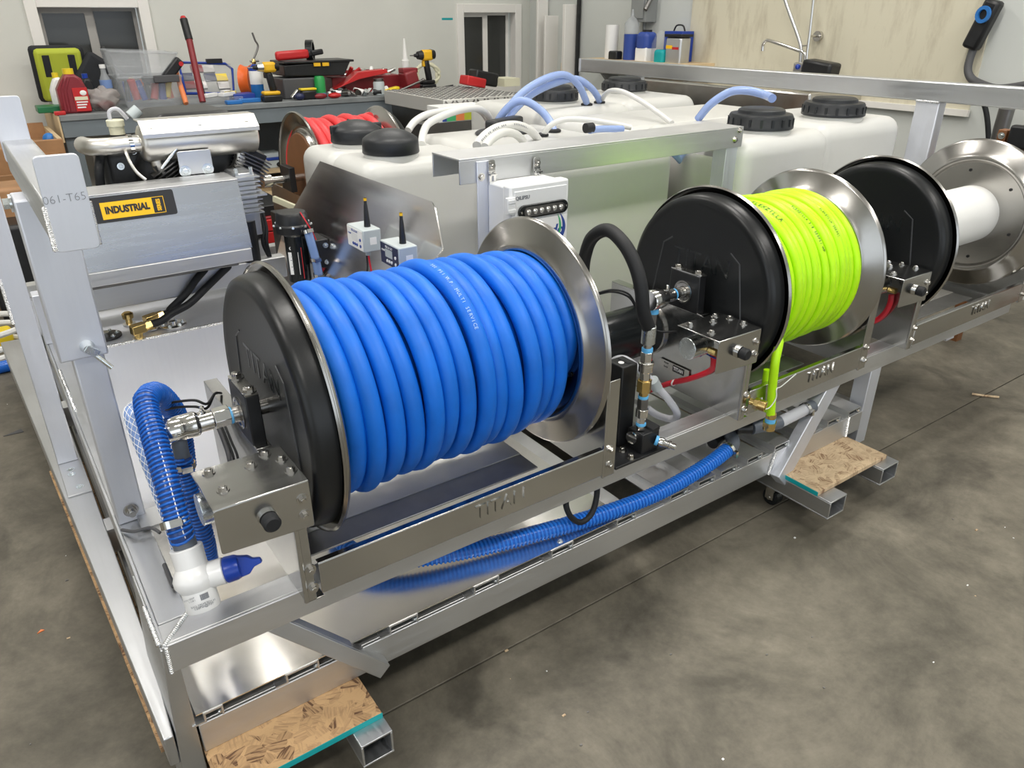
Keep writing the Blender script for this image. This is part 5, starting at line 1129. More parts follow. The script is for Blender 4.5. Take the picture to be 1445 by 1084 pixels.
c = on(62, 145, 3.72); tag(box_obj('parts_tray', 'green_plastic', c+V(.02, 0, 0), .12, .12, .03), 'low dark green tray at the end of the bench', 'tray')
c = on(84, 158, 3.53); tag(box_obj('jar_lid', 'red', c, .05, .03, .018), 'small red lid on the bench edge', 'lid')
c = on(150, 120, 3.72); s = S_(150, 3.72)
t = thing('water_bottle', 'clear water bottle with white cap and pale label', 'bottle', c)
MB().lathe(c, Z, [(0, .027), (.004, .029), (.09, .029), (.135, .029), (.17, .014), (.19, .0125), (.195, .0125)], 24).build('bottle_body', 'clear_bottle', t); MB().cyl(c+V(0, 0, .195), c+V(0, 0, .213), .0145, n=18).build('cap', 'paper', t); MB().cyl(c+V(0, 0, .10), c+V(0, 0, .14), .0295, n=24, caps=False).build('label', 'braid_hose', t)
c = on(146, 150, 3.62); m = MB(); rnd = random.Random(4)
m.ball((c.x, c.y, c.z+.055), .085, .06, .055, 22, 14); o = m.build('plastic_bag', 'bag_film', ang=30)
for v in o.data.vertices:
    f_ = 1+.28*math.sin(v.co.x*90+v.co.z*60)*math.sin(v.co.y*80+v.co.z*110); v.co = V(c.x, c.y, c.z+.055)+(v.co-V(c.x, c.y, c.z+.055))*f_
    v.co.z = max(v.co.z, BZ+.001)
tag(o, 'crumpled clear plastic bag with parts on the bench', 'bag')
c = on(146, 150, 3.64); tag(MB().ball((c.x+.01, c.y, c.z+.025), .045, .03, .022).build('bagged_part', 'red_dark'), 'dark red part inside the crumpled plastic bag', 'part')
def tub(px, y, wpx, hpx, z, label, tilt=0., mat='clear_plastic'):
    s = S_(px, y); w_ = wpx*s/2; h = hpx*s; q = at(px, 120, 'y', y); c = V(q.x, y, z); t = thing('storage_tub', label, 'tub', c); d_ = .13; th = .004
    ca, sa = math.cos(tilt), math.sin(tilt); ax_ = V(ca, 0, sa); uz = V(-sa, 0, ca)
    m = MB(); k = .86
    def quad(a, b): m.add([a[0], a[1], b[1], b[0]], [(0, 1, 2, 3)])
    lo_ = [c+ax_*(sx*w_*k)+Y*(sy*d_*k) for sx, sy in ((-1, -1), (1, -1), (1, 1), (-1, 1))]; hi = [c+uz*h+ax_*(sx*w_)+Y*(sy*d_) for sx, sy in ((-1, -1), (1, -1), (1, 1), (-1, 1))]
    m.add(lo_+hi, [(0, 1, 2, 3), (0, 4, 5, 1), (1, 5, 6, 2), (2, 6, 7, 3), (3, 7, 4, 0)])
    o = m.build('tub_body', mat, t); sd = o.modifiers.new('wall', 'SOLIDIFY'); sd.thickness = th
    e = MB(); P4 = hi+[hi[0]]
    for i in range(4): e.sweep([P4[i], P4[i+1]], .006, 8)
    e.build('rim', 'clear_plastic', t); return t, c, ax_, uz, w_, h
t, c, ax_, uz, w_, h = tub(207, 3.78, 88, 42, BZ, 'clear storage tub full of coloured tools on the bench')
rnd = random.Random(12)
for i in range(14):
    p = c+V((-.72+1.44*i/13)*w_, -.06+.1*(i % 2), rnd.uniform(.07, h*.6)); d = V(rnd.uniform(-.35, .35), rnd.uniform(-.2, .2), 1).normalized()
    tag(MB().cyl(p-d*.05, p+d*.05, rnd.choice([.012, .016, .02]), n=12).build('screwdriver', rnd.choice(['yellow_plastic', 'red', 'black', 'black', 'red_dark', 'handle_blue', 'orange'])), 'tool handle lying jumbled inside the clear storage tub', 'tool', 'tools inside the clear tub')
MB().obox(c+V(w_*.5, -.135, h*.92), X, Y, Z, .065, .006, .018).build('tub_handle', 'cable_grey', t, bevel=.004)
tub(203, 3.80, 92, 35, BZ+h*.96, 'empty clear tub tilted on top of the full tub', -.05)
t = thing('heat_gun', 'black pistol-grip tool lying across the clear tubs', 'tool', at(240, 105, 'y', 3.70))
a = at(233, 112, 'y', 3.68); b = at(254, 84, 'y', 3.68); MB().bar(a, b, .05, .05).build('grip', 'black', t, bevel=.01); a2 = at(200, 112, 'y', 3.68); MB().bar(a2, a+V(.01, 0, 0), .05, .035).build('barrel', 'black', t, bevel=.01)
MB().cyl(b-V(.005, .03, .02), b-V(.005, .02, .02), .012, n=10).build('trigger', 'red', t)
for (p, q_) in (((144, 67), (163, 108)), ((150, 75), (168, 112))): o = MB().bar(at(*p, 'y', 4.05), at(*q_, 'y', 3.95), .02, .025).build('pry_bar', 'black', bevel=.003); tag(o, 'black bar leaning between the bag and the tubs', 'bar', 'black bars behind the tubs')
# bolt cutter, orange tube
t = thing('bolt_cutter', 'tall red and black bolt cutter handle standing behind the muffler', 'tool', on(287, 145, 3.6))
a = on(287, 150, 3.58)+V(0, 0, .017); b = at(267, 56, 'y', 3.70); e = at(259, 27, 'y', 3.74); d = (e-b).normalized()
MB().cyl(a, b, .017, n=14).build('handle_tube', 'red_dark', t); MB().cyl(b, e, .020, n=14).build('grip', 'black', t); MB().lathe(e, d, [(-.02, .019), (.0, .019), (.014, .012), (.016, .001)], 14).build('grip_end', 'red', t)
P0 = a.lerp(b, .1); MB().cyl(P0+V(.018, 0, 0), b+V(.012, 0, -.08), .006, n=8).build('rod', 'black', t)
a = on(263, 147, 3.6)+V(0, 0, .012); b = at(248, 101, 'y', 3.72); o = MB().cyl(a, b, .014, n=14).build('orange_tube', 'orange_tube'); tag(o, 'thin orange tube leaning on the clear tub', 'tube'); MB().cyl(b, b+(b-a).normalized()*.01, .0145, n=14).build('tube_cap', 'paper', o).matrix_parent_inverse = Matrix()
# organiser case, lid standing open
t = thing('organiser_case', 'clear organiser case with blue rim, lid standing open', 'case', on(290, 140, 3.75))
l0 = at(252, 88, 'y', 3.95); l1 = at(318, 90, 'y', 3.95); r1_ = at(330, 132, 'y', 3.8); r0_ = at(262, 132, 'y', 3.8)
m = MB(); m.add([r0_, r1_, l1+V(.03, 0, 0), l0], [(0, 1, 2, 3)]); o = m.build('lid', 'clear_plastic', t); o.modifiers.new('w', 'SOLIDIFY').thickness = .01
MB().sweep([r0_, l0, l1+V(.0, 0, 0), l1+V(.035, 0, -.03), r1_, r0_], .008, 8).build('lid_rim', 'handle_blue', t)
for i in range(4):
    for j in range(3):
        if (i+j) % 3 == 2: continue
        p = r0_.lerp(r1_, .12+.24*i).lerp(l0.lerp(l1, .12+.24*i), .25+.27*j); MB().obox(p+V(0, .012, 0), X, V(0, .6, .8), V(0, -.8, .6), .032, .022, .008).build('parts_bin', ['red_dark', 'navy', 'dark_steel', 'yellow_plastic'][(i*2+j) % 4], t)
lt = at(302, 86, 'y', 3.95); MB().obox(lt, X, Y, Z, .045, .01, .012).build('latch', 'black', t)
c = on(298, 140, 3.68); box_obj('case_base', 'clear_plastic', c, .30, .20, .035, t)
for i in range(7): p = c+V(random.uniform(-.12, .12), random.uniform(-.08, .08), .035); tag(MB().obox(p+V(0, 0, .012), V(.8, .6, 0), V(-.6, .8, 0), Z, random.uniform(.02, .05), .014, .010).build('packet', random.choice(['paper', 'paper', 'red', 'yellow_plastic']), bevel=.003), 'small packet lying on the open organiser case', 'packet', 'packets on the organiser case')
# torch, orange reel, bins
c = on(364, 130, 3.72); t = thing('torch', 'blue propane torch cylinder with bent burner tube', 'torch', c); hz = at(364, 92, 'y', 3.72).z
MB().lathe(c, Z, [(0, .034), (.003, .036), (hz-BZ-.10, .036)], 26).build('cylinder', 'blue_can', t); MB().lathe(V(c.x, c.y, hz-.10), Z, [(0, .036), (.075, .036), (.095, .022), (.10, .012)], 26).build('cylinder_shoulder', 'paper', t)
MB().lathe(V(c.x, c.y, hz-.028), Z, [(0, .0365), (.010, .036), (.032, .014), (.034, .012)], 26).build('blue_collar', 'handle_blue', t)
v0 = V(c.x, c.y, hz+.005); MB().lathe(v0, Z, [(0, .010), (.014, .014), (.022, .01), (.03, .008)], 12).build('valve', 'brass', t); MB().cyl(v0+V(-.02, 0, .016), v0+V(.03, 0, .018), .006, n=10).build('valve_knob', 'dark_steel', t)
MB().sweep(smooth_path([v0+V(0, 0, .025), at(364, 66, 'y', 3.72), at(360, 57, 'y', 3.72), at(356, 46, 'y', 3.72)], 6), .0055, 8).build('burner_tube', 'dark_steel', t)
c = on(351, 130, 3.85); q = at(352, 113, 'y', 3.85); t = tag(MB().lathe((q.x-.01, 3.85, q.z), V(.8, -.6, 0), [(-.03, .05), (-.03, .085), (-.012, .075), (.012, .075), (.03, .085), (.03, .05)], 30, True).build('cord_reel', 'orange'), 'orange plastic reel standing behind the blue torch', 'reel')
c = on(342, 138, 3.66); tag(box_obj('small_bin', 'blue_bin', c, .12, .10, .045), 'small dark blue bin next to the torch', 'bin')
c = on(330, 146, 3.55); tag(box_obj('sanding_block', 'blue_can', c+V(.0, 0, 0), .085, .05, .02), 'flat light blue block near the bench edge', 'block')
c = on(362, 144, 3.56); tag(box_obj('sanding_block', 'blue_can', c+V(-.03, .03, 0), .12, .04, .022), 'flat blue block lying in front of the torch', 'block')
def drill(px, y, hpx, label, kind):
    "cordless tool standing on its battery"
    c = on(px, 140, y); s = S_(px, y); h = hpx*s; t = thing('power_drill', label, 'drill', c)
    MB().box(c.x-.055, c.x+.05, c.y-.035, c.y+.035, c.z, c.z+h*.16).build('battery', 'black', t, bevel=.008)
    MB().box(c.x-.050, c.x+.045, c.y-.032, c.y+.032, c.z+h*.16, c.z+h*.25).build('battery_top', 'yellow_tool' if kind == 0 else 'black', t, bevel=.008)
    MB().obox(c+V(.006, 0, h*.46), V(.98, 0, .17), Y, V(-.17, 0, .98), .019, .018, h*.24).build('grip', 'black', t, bevel=.012)
    MB().box(c.x-.035, c.x+.042, c.y-.026, c.y+.026, c.z+h*.68, c.z+h*.92).build('motor_housing', 'yellow_tool', t, bevel=.014)
    MB().cyl((c.x+.03, c.y, c.z+h*.81), (c.x+.058, c.y, c.z+h*.81), h*.12, h*.10, n=20).build('rear_cap', 'black', t)
    MB().cyl((c.x-.03, c.y, c.z+h*.80), (c.x-.062, c.y, c.z+h*.80), h*.11, h*.085, n=20).build('gear_case', 'zinc' if kind == 0 else 'black', t)
    MB().cyl((c.x-.06, c.y, c.z+h*.80), (c.x-.085, c.y, c.z+h*.80), .014, .009, n=16).build('chuck', 'black', t)
    MB().cyl((c.x-.085, c.y, c.z+h*.80), (c.x-.115, c.y, c.z+h*.80), .0035, n=8).build('bit', 'dark_steel', t)
    MB().box(c.x-.03, c.x-.012, c.y-.012, c.y+.012, c.z+h*.55, c.z+h*.68).build('trigger', 'yellow_tool' if kind else 'black', t, bevel=.004)
    return t
drill(384, 3.56, 56, 'yellow and black impact driver standing on its battery beside the blue torch', 0)
drill(604, 3.64, 51, 'mostly black drill with yellow accents standing near the red vise', 1)
# black tool tote on a clear bin, red tool, tape roll
t = thing('storage_tub', 'grey clear bin under the black tool tray', 'tub', on(424, 138, 3.72)); c = on(424, 138, 3.72); box_obj('bin_body', 'cable_grey', c, 60*S_(424, 3.72), .2, 26*S_(424, 3.72), t, .008)
tz = BZ+26*S_(424, 3.72)
t = thing('tool_tray', 'long black tool tray with orange latches on the grey bin', 'tray', V(c.x, 3.72, tz)); xa = at(393, 100, 'y', 3.72).x; xb = at(487, 100, 'y', 3.72).x
MB().prism([(xa, tz+.01), (xb-.05, tz+.003), (xb, tz+.085), (xa, tz+.07)], (0, 0, 0), X, Z, Y, 3.62, 3.84).build('tray_body', 'black', t, bevel=.006)
MB().box(xa-.0, xb+.015, 3.61, 3.85, tz+.078, tz+.09).build('tray_rim', 'black', t, bevel=.003)
for px in (447, 459): q = at(px, 100, 'y', 3.61); MB().box(q.x-.015, q.x+.025, 3.604, 3.612, tz+.06, tz+.078).build('latch', 'yellow_tool', t)
q = at(410, 94, 'y', 3.72); o = MB().bar(V(q.x-.09, 3.7, tz+.115), V(q.x+.11, 3.7, tz+.125), .04, .05).build('red_pistol_tool', 'red', bevel=.014); tag(o, 'red tool lying on top of the black tool tray', 'tool'); MB().bar(V(q.x+.1, 3.7, tz+.122), V(q.x+.2, 3.7, tz+.135), .03, .03).build('tool_grip', 'black', o, bevel=.008).matrix_parent_inverse = Matrix()
q = at(439, 86, 'y', 3.74); tag(MB().lathe((q.x, 3.74, tz+.09+.05), V(.85, -.5, 0), [(-.02, .046), (-.02, .058), (.02, .058), (.02, .046)], 36, True).build('tape_roll', 'black_gloss'), 'roll of black tape standing on the tool tray', 'tape roll')
c = on(436, 143, 3.56); t = thing('tape_measure', 'black tape measure with yellow top', 'tape measure', c); box_obj('case', 'black', c, .09, .05, .05, t, .01); box_obj('top_band', 'yellow_plastic', c+V(0, 0, .05), .095, .045, .012, t, .004)
c = on(424, 145, 3.54); tag(MB().ball(c+V(0, 0, .02), .03, .022, .02).build('knob_part', 'navy'), 'round dark blue part in front of the tape measure', 'part'); tag(MB().cyl(c+V(-.04, .02, .015), c+V(.0, .03, .05), .011, n=12).build('socket', 'chrome'), 'small chrome socket leaning on the blue part', 'socket')
c = on(453.5, 140, 3.60); t = thing('soda_can', 'green soda can with pale blue foot on the bench', 'can', c); MB().lathe(c, Z, [(0, .024), (.006, .031), (.03, .0315)], 26).build('can_foot', 'braid_hose', t); MB().lathe(c+V(0, 0, .03), Z, [(0, .0315), (.075, .0315), (.088, .026), (.090, .024), (.088, .022)], 26).build('can_body', 'green_can', t)
c = on(453, 143, 3.54); tag(MB().ball(c+V(0, 0, .016), .04, .02, .016).build('utility_knife', 'red_dark'), 'dark red tool lying before the green can', 'tool')
# red tool-box tray with clutter, jar, vise
t = thing('tool_box', 'open red metal tool box full of chrome tools', 'tool box', on(530, 130, 3.75)); a = at(462, 120, 'y', 3.78); b = at(560, 120, 'y', 3.78)
MB().box(a.x, b.x, 3.70, 3.92, BZ, BZ+.10).build('box_body', 'red_dark', t, bevel=.004); MB().prism([(a.x-.02, BZ+.04), (a.x+.03, BZ+.06), (a.x+.14, BZ+.13), (a.x+.33, BZ+.14), (a.x+.34, BZ+.12), (a.x+.14, BZ+.09)], (0, 0, 0), X, Z, Y, 3.62, 3.70).build('lid', 'red', t, bevel=.004)
MB().box(a.x, b.x, 3.90, 3.93, BZ+.1, BZ+.125).build('box_back', 'red_dark', t)
rnd = random.Random(21)
for i in range(22):
    px = rnd.uniform(468, 545); y = rnd.uniform(3.54, 3.66); c = on(px, 140, y); r = rnd.uniform(.010, .02); d = V(rnd.uniform(-1, 1), rnd.uniform(-.5, .5), rnd.uniform(0, .3)).normalized()
    tag(MB().cyl(c+V(0, 0, r+.002)-d*.03, c+V(0, 0, r+.002)+d*.03, r, n=10).build('loose_fitting', rnd.choice(['chrome', 'chrome', 'zinc', 'paper', 'black', 'dark_steel'])), 'loose metal fitting in the heap before the red tool box', 'fitting', 'fittings heaped on the bench')
for i in range(9):
    c = on(485+8*i, 120, rnd.uniform(3.74, 3.86)); d = V(rnd.uniform(-1, 1), rnd.uniform(-.3, .3), .2).normalized(); tag(MB().cyl(c+V(0, 0, .11)-d*.05, c+V(0, 0, .11)+d*.05, .012, n=10).build('socket_tool', rnd.choice(['chrome', 'paper', 'chrome', 'red'])), 'chrome tool lying in the open red tool box', 'tool', 'tools in the red box')
c = on(473, 143, 3.53); tag(MB().ball(c+V(0, 0, .016), .04, .03, .016).build('bottle_top', 'red'), 'bright red bottle top on the bench near the heap', 'bottle top')
c = on(536, 140, 3.57); t = thing('glass_jar', 'small clear jar with grey lid before the red tool box', 'jar', c); MB().lathe(c, Z, [(0, .03), (.004, .034), (.07, .034), (.078, .03)], 22).build('jar_body', 'box_grey', t); MB().cyl(c+V(0, 0, .078), c+V(0, 0, .094), .031, n=22).build('lid', 'dark_steel', t)
c = on(552, 138, 3.58); tag(MB().obox(c+V(0, 0, .02), V(.98, 0, .15), Y, V(-.15, 0, .98), .055, .025, .016).build('yellow_tool', 'yellow_plastic', bevel=.006), 'flat yellow tool beside the vise', 'tool')
c = on(577, 138, 3.60); t = thing('bench_vise', 'dark red bench vise with steel handle', 'vise', c); s = S_(580, 3.6)
MB().box(c.x-.06, c.x+.06, 3.55, 3.70, BZ, BZ+.03).build('base', 'red_dark', t, bevel=.005); MB().obox(c+V(.01, 0, .075), V(.97, 0, .25), Y, V(-.25, 0, .97), .045, .05, .055).build('body', 'red_dark', t, bevel=.012); MB().box(c.x-.045, c.x+.06, 3.57, 3.64, BZ+.115, BZ+.145).build('jaw', 'red_dark', t, bevel=.006)
MB().cyl(c+V(-.12, -.07, .015), c+V(.07, -.07, .075), .007, n=10).build('handle', 'dark_steel', t); MB().ball(c+V(.07, -.07, .075), .012).build('handle_knob', 'dark_steel', t)
c = on(574, 120, 3.9); t = thing('caulk_tube', 'white caulk tube with long nozzle standing behind the vise', 'tube', c); zt_ = at(573, 54, 'y', 3.9).z; MB().lathe(c, Z, [(0, .026), (.17, .026), (.175, .02)], 22).build('tube_body', 'white', t); MB().lathe(c+V(0, 0, .172), Z, [(0, .02), (.01, .016), (zt_-BZ-.172, .006)], 16).build('nozzle', 'white', t)
c = on(563, 120, 3.92); m = MB(); m.ball((c.x, c.y, c.z+.05), .05, .03, .05); tag(m.build('crumpled_wrap', 'clear_plastic'), 'crumpled clear wrap behind the red tool box', 'wrap')
q = at(607, 117, 'y', 3.85); pts = []
for i in range(70): a = i/69*5*PI; pts.append((q.x+.012*math.sin(i)+.085*math.cos(a), 3.88+.01*i/69, BZ+.078+.068*math.sin(a)))
tag(MB().sweep(pts, .010, 8).build('hose_coil', 'cream'), 'cream tubing coiled behind the black drill', 'tubing')
c = on(628, 133, 3.55); o = hose('black_cord', [on(616, 136, 3.6)+V(0, 0, .008), on(628, 130, 3.58)+V(0, 0, .02), on(640, 128, 3.55)+V(0, 0, .03)], .008, 'rubber'); tag(o, 'black cord beside the drill at the bench end', 'cord')
# tread-plate box on a carton, right of the bench
tx0 = at(626, 150, 'y', 2.75).x; tx1 = at(742, 145, 'y', 2.75).x; tz1 = at(627, 141, 'y', 2.75).z
t = thing('tread_plate_box', 'bright tread-plate box lid standing behind the tanks', 'box', ((tx0+tx1)/2, 3.0, 0))
MB().box(tx0, tx1, 2.75, 3.45, tz1-.075, tz1).build('lid', 'tread', t, bevel=.003)
MB().box(tx0+.03, tx1-.02, 2.78, 3.42, 0, tz1-.08).build('box_body', 'dark_steel', t)
m = MB()
for i in range(14):
    for j in range(16):
        x = tx0+.02+(tx1-tx0-.04)*i/13; y = 2.77+.66*j/15; a = .8 if (i+j) % 2 else -.8; d = V(math.cos(a), math.sin(a), 0)
        m.obox((x, y, tz1+.001), d, Z.cross(d), Z, .014, .004, .0025)
o = m.build('shaded_tread', 'dark_steel', t); o['kind'] = 'stuff'  # raised treads coloured dark to carry their own shadows
m = MB()
for i in range(16):
    for j in range(2):
        x = tx0+.02+(tx1-tx0-.04)*i/15; a = .8 if (i+j) % 2 else -.8; d = V(math.cos(a), 0, math.sin(a)); m.obox((x, 2.749, tz1-.018-.034*j), d, V(-d.z, 0, d.x), Y, .013, .004, .0025)
o = m.build('shaded_tread', 'dark_steel', t); o['kind'] = 'stuff'  # front treads too: shadow put into the dark colour
ct = thing('carton', 'white carton with green and orange labels under the tread-plate lid', 'carton', (tx0, 2.66, .5))
za_ = at(650, 171, 'y', 2.62).z; zb_ = at(650, 149, 'y', 2.62).z; xa = at(619, 160, 'y', 2.62).x; xb = at(684, 160, 'y', 2.62).x
MB().box(xa, xb, 2.62, 2.74, za_, zb_).build('carton_body', 'paper', ct, bevel=.002)
for p0_, p1_, mt in ((630, 643, 'print_green'), (643, 655, 'orange_tube'), (655, 668, 'lime_bag'), (624, 630, 'print_blue')): MB().box(at(p0_, 160, 'y', 2.62).x, at(p1_, 160, 'y', 2.62).x, 2.618, 2.62, za_+.004, zb_-.03).build('label', mt, ct)
MB().cyl((at(677, 162, 'y', 2.6).x, 2.6, (za_+zb_)/2), (at(677, 162, 'y', 2.6).x, 2.622, (za_+zb_)/2), .026, n=20).build('spout', 'print_grey', ct)
tag(MB().box(xa-.1, xb+.1, 2.61, 2.745, 0, za_-.001).build('carton_stand', 'dark_steel'), 'dark crate under the white carton', 'crate')
q = at(675, 122, 'y', 3.3); t = thing('charger', 'black battery charger with red foot on the tread-plate box', 'charger', V(q.x, 3.3, tz1)); MB().obox((q.x-.04, 3.3, tz1+.035), V(.97, 0, -.2), Y, V(.2, 0, .97), .07, .05, .028).build('foot', 'red', t, bevel=.008); MB().obox((q.x+.05, 3.32, tz1+.05), V(.97, 0, -.2), Y, V(.2, 0, .97), .085, .05, .04).build('charger_body', 'black', t, bevel=.01)
q = at(710, 130, 'y', 3.3); tag(MB().box(q.x-.06, q.x+.06, 3.2, 3.35, tz1+.003, tz1+.05).build('paper_stack', 'cream'), 'stack of cream paper beside the charger', 'paper')
# ---------------------------------------------------------------- right-hand corner and wall
def lean(px0, px1, ytop, ybase, y, th, label, mat, grp=None, name='board'):
    a = at(px0, ytop, 'y', y); b = at(px1, ytop, 'y', y); x0_ = at((px0+px1)/2+(0), 118, 'y', y).x; w_ = (b.x-a.x); zt_ = a.z
    o = MB().box(min(a.x, b.x), min(a.x, b.x)+w_, y, y+th, 0, zt_).build(name, mat, bevel=.003); return tag(o, label, 'board')
lean(760, 775, -60, 120, 3.95, .02, 'white trim board leaning in the corner, narrowest of the three', 'trim_white'); lean(770, 789, 22, 120, 3.85, .02, 'short white board standing in the corner', 'trim_white')
lean(798, 815, 6, 120, 3.62, .03, 'white board with black edge standing by the right wall', 'trim_white'); a = at(816, 2, 'y', 3.6); tag(MB().box(a.x-.012, a.x+.012, 3.58, 3.60, .6, 2.0).build('straight_edge', 'black'), 'black straight edge beside the white board', 'ruler')
a = at(796, 45, 'y', 3.9); MB().box(a.x-.03, a.x+.03, YB-.012, YB, a.z-.06, a.z+.06).build('wall_switch', 'box_grey', wb)
a = at(798, 96, 'y', 3.7); t = thing('utility_level', 'black and yellow tool standing in the corner', 'tool', (a.x, 3.7, 0)); MB().box(a.x-.02, a.x+.02, 3.69, 3.72, 0, .85).build('tool_body', 'black', t, bevel=.01); MB().box(a.x-.022, a.x+.022, 3.685, 3.725, .80, .86).build('tool_band', 'yellow_tool', t)
SX = XR-.16
def ws(px, py): q = at(px, py, 'x', SX); return q
sh = thing('wall_shelf', 'plywood shelf on the right-hand wall carrying bottles', 'shelf', (XR-.1, 2.9, .85)); zsh = at(930, 86, 'x', SX).z-.004
ya = at(985, 86, 'x', SX).y; yb_ = at(840, 84, 'x', SX).y; MB().box(XR-.28, XR-.001, ya, yb_, zsh-.02, zsh).build('shelf_board', 'ply', sh)
for y in (ya+.05, yb_-.05): MB().prism([(0, 0), (-.22, 0), (0, -.22)], (XR-.001, y, zsh-.02), X, Z, Y, -.01, .01).build('bracket', 'box_steel', sh)
def onshelf(px): q = at(px, 80, 'x', SX); return V(SX, q.y, zsh)
def hz_(px, py): return at(px, py, 'x', SX).z-zsh
c = onshelf(862); tag(MB().lathe(c, Z, [(0, .012), (0, .042), (hz_(865, 35), .042), (hz_(865, 35), .012)], 26).build('paper_roll', 'paper'), 'tall white roll of paper towel on the wall shelf', 'paper roll')
c = onshelf(889); t = thing('spray_bottle', 'clear bottle half full of blue liquid with pointed cap', 'bottle', c); MB().lathe(c, Z, [(0, .045), (.15, .046)], 26).build('liquid', 'print_blue', t); MB().lathe(c+V(0, 0, .15), Z, [(0, .046), (.06, .046), (.085, .03), (.10, .012), (.14, .006)], 26).build('bottle_body', 'clear_bottle', t)
c = onshelf(911); t = thing('oil_jug', 'blue jug with white lower label on the wall shelf', 'jug', c); h = hz_(911, 42); MB().rbox(c.x-.05, c.x+.05, c.y-.05, c.y+.05, c.z, c.z+h*.45, .012).build('jug_label', 'paper', t); MB().rbox(c.x-.052, c.x+.052, c.y-.052, c.y+.052, c.z+h*.42, c.z+h*.94, .03).build('jug_body', 'print_blue', t); MB().cyl(c+V(0, 0, h*.92), c+V(0, 0, h), .03, n=18).build('cap', 'black', t)
c = onshelf(924)+V(.04, 0, 0); tag(MB().lathe(c, Z, [(0, .055), (.1, .055), (hz_(924, 48), .03), (hz_(924, 43), .01)], 22).build('funnel', 'clear_plastic'), 'pale clear funnel standing behind the blue jug', 'funnel')
c = onshelf(940)+V(.09, 0, 0); t = thing('fluid_can', 'tall blue box-shaped can with handle at the back of the shelf', 'can', c); h = hz_(938, 44); MB().box(c.x-.05, c.x+.05, c.y-.08, c.y+.07, c.z, c.z+h).build('can_body', 'handle_blue', t, bevel=.004); MB().sweep(smooth_path([c+V(0, -.05, h), c+V(0, -.03, h+.03), c+V(0, .02, h+.03), c+V(0, .04, h)], 5), .005, 6).build('can_handle', 'black', t)
c = onshelf(955); t = thing('foil_pouch', 'silver can with yellow and red label and black lid', 'can', c); h = hz_(955, 52); MB().rbox(c.x-.045, c.x+.045, c.y-.065, c.y+.06, c.z, c.z+h, .015).build('can_body', 'alu', t); MB().box(c.x-.05, c.x+.05, c.y-.07, c.y+.065, c.z+h, c.z+h+.015).build('lid', 'black', t); MB().box(c.x-.047, c.x-.045, c.y-.0, c.y+.05, c.z+h*.55, c.z+h*.68).build('label', 'yellow', t); MB().box(c.x-.047, c.x-.045, c.y-.05, c.y+.0, c.z+h*.52, c.z+h*.62).build('label', 'red', t)
c = onshelf(936)-V(.03, 0, 0); t = tag(MB().rbox(c.x-.03, c.x+.03, c.y-.05, c.y+.03, c.z, c.z+.07, .018).build('teal_bottle', 'teal'), 'small teal bottle lying before the silver can', 'bottle')
c = onshelf(873)-V(.03, 0, 0); tag(MB().rbox(c.x-.03, c.x+.03, c.y-.04, c.y+.04, c.z, c.z+.05, .012).build('tape_dispenser', 'black'), 'small black and orange dispenser on the shelf', 'dispenser')
a = at(906, 14, 'x', XR-.06); t = thing('breaker_box', 'grey electrical disconnect box on the right wall', 'box', (XR-.06, a.y, a.z)); MB().box(XR-.10, XR, a.y-.075, a.y+.06, a.z-.07, a.z+.2).build('box_body', 'box_steel', t, bevel=.004); MB().box(XR-.108, XR-.10, a.y-.06, a.y+.045, a.z-.05, a.z+.18).build('cover', 'box_steel', t, bevel=.003); MB().cyl((XR-.03, a.y-.0, a.z-.07), (XR-.03, a.y, zsh), .012, n=10).build('conduit', 'box_steel', t); MB().cyl((XR-.12, a.y-.09, a.z), (XR-.05, a.y-.09, a.z+.1), .014, n=10).build('lever', 'dark_steel', t)
# wash station
FX = XR-.14
def fx(px, py, x=FX): return at(px, py, 'x', x)
wsn = thing('wash_sink', 'stainless wash sink below the board on the right wall', 'sink', (XR-.25, 1.9, .8)); zs_ = .84
MB().box(XR-.45, XR-.013, 1.35, 2.5, zs_-.22, zs_).build('basin', 'steel', wsn, bevel=.01)
for y in (1.4, 2.42): MB().box(XR-.42, XR-.38, y, y+.04, 0, zs_-.22).build('leg', 'steel', wsn); MB().box(XR-.08, XR-.04, y, y+.04, 0, zs_-.22).build('leg', 'steel', wsn)
fc = thing('wash_faucet', 'chrome pre-rinse faucet with swing spout and riser hose', 'faucet', fx(1132, 98))
MB().sweep(smooth_path([fx(1136, 100), fx(1136, 80), fx(1134, 74), fx(1126, 71), fx(1088, 58), fx(1081, 58), fx(1077, 63), fx(1076, 72)], 6), .009, 10).build('spout', 'chrome', fc)
MB().sweep([fx(1137, 100), fx(1139, 75), fx(1143, 45), fx(1148, 0), fx(1150, -40)], .0075, 10).build('riser', 'chrome', fc)
MB().sweep(smooth_path([fx(1128, 100), fx(1130, 80), fx(1130, 65), fx(1124, 45), fx(1113, 15), fx(1104, -12)], 6), .009, 10).build('riser_hose', 'alu', fc)
a = fx(1156, 51, XR-.014); MB().cyl(a, a-V(.02, 0, 0), .025, n=20).build('wall_flange', 'steel', fc); MB().cyl(fx(1142, 51), a, .006, n=8).build('wall_stay', 'steel', fc); MB().cyl(fx(1130, 65), fx(1141, 64), .004, n=8).build('clip', 'steel', fc)
MB().obox(fx(1135, 97), Y, X, Z, .05, .03, .03).build('mixer_body', 'chrome', fc, bevel=.008); a = fx(1131, 94); MB().ball((a.x-.03, a.y, a.z), .014).build('cold_button', 'handle_blue', fc)
a = fx(1158, 98); tag(MB().obox(a, V(0, .99, .1), X, V(0, -.1, .99), .085, .05, .04).build('rubber_tray', 'black', bevel=.014), 'black moulded tray by the faucet', 'tray')
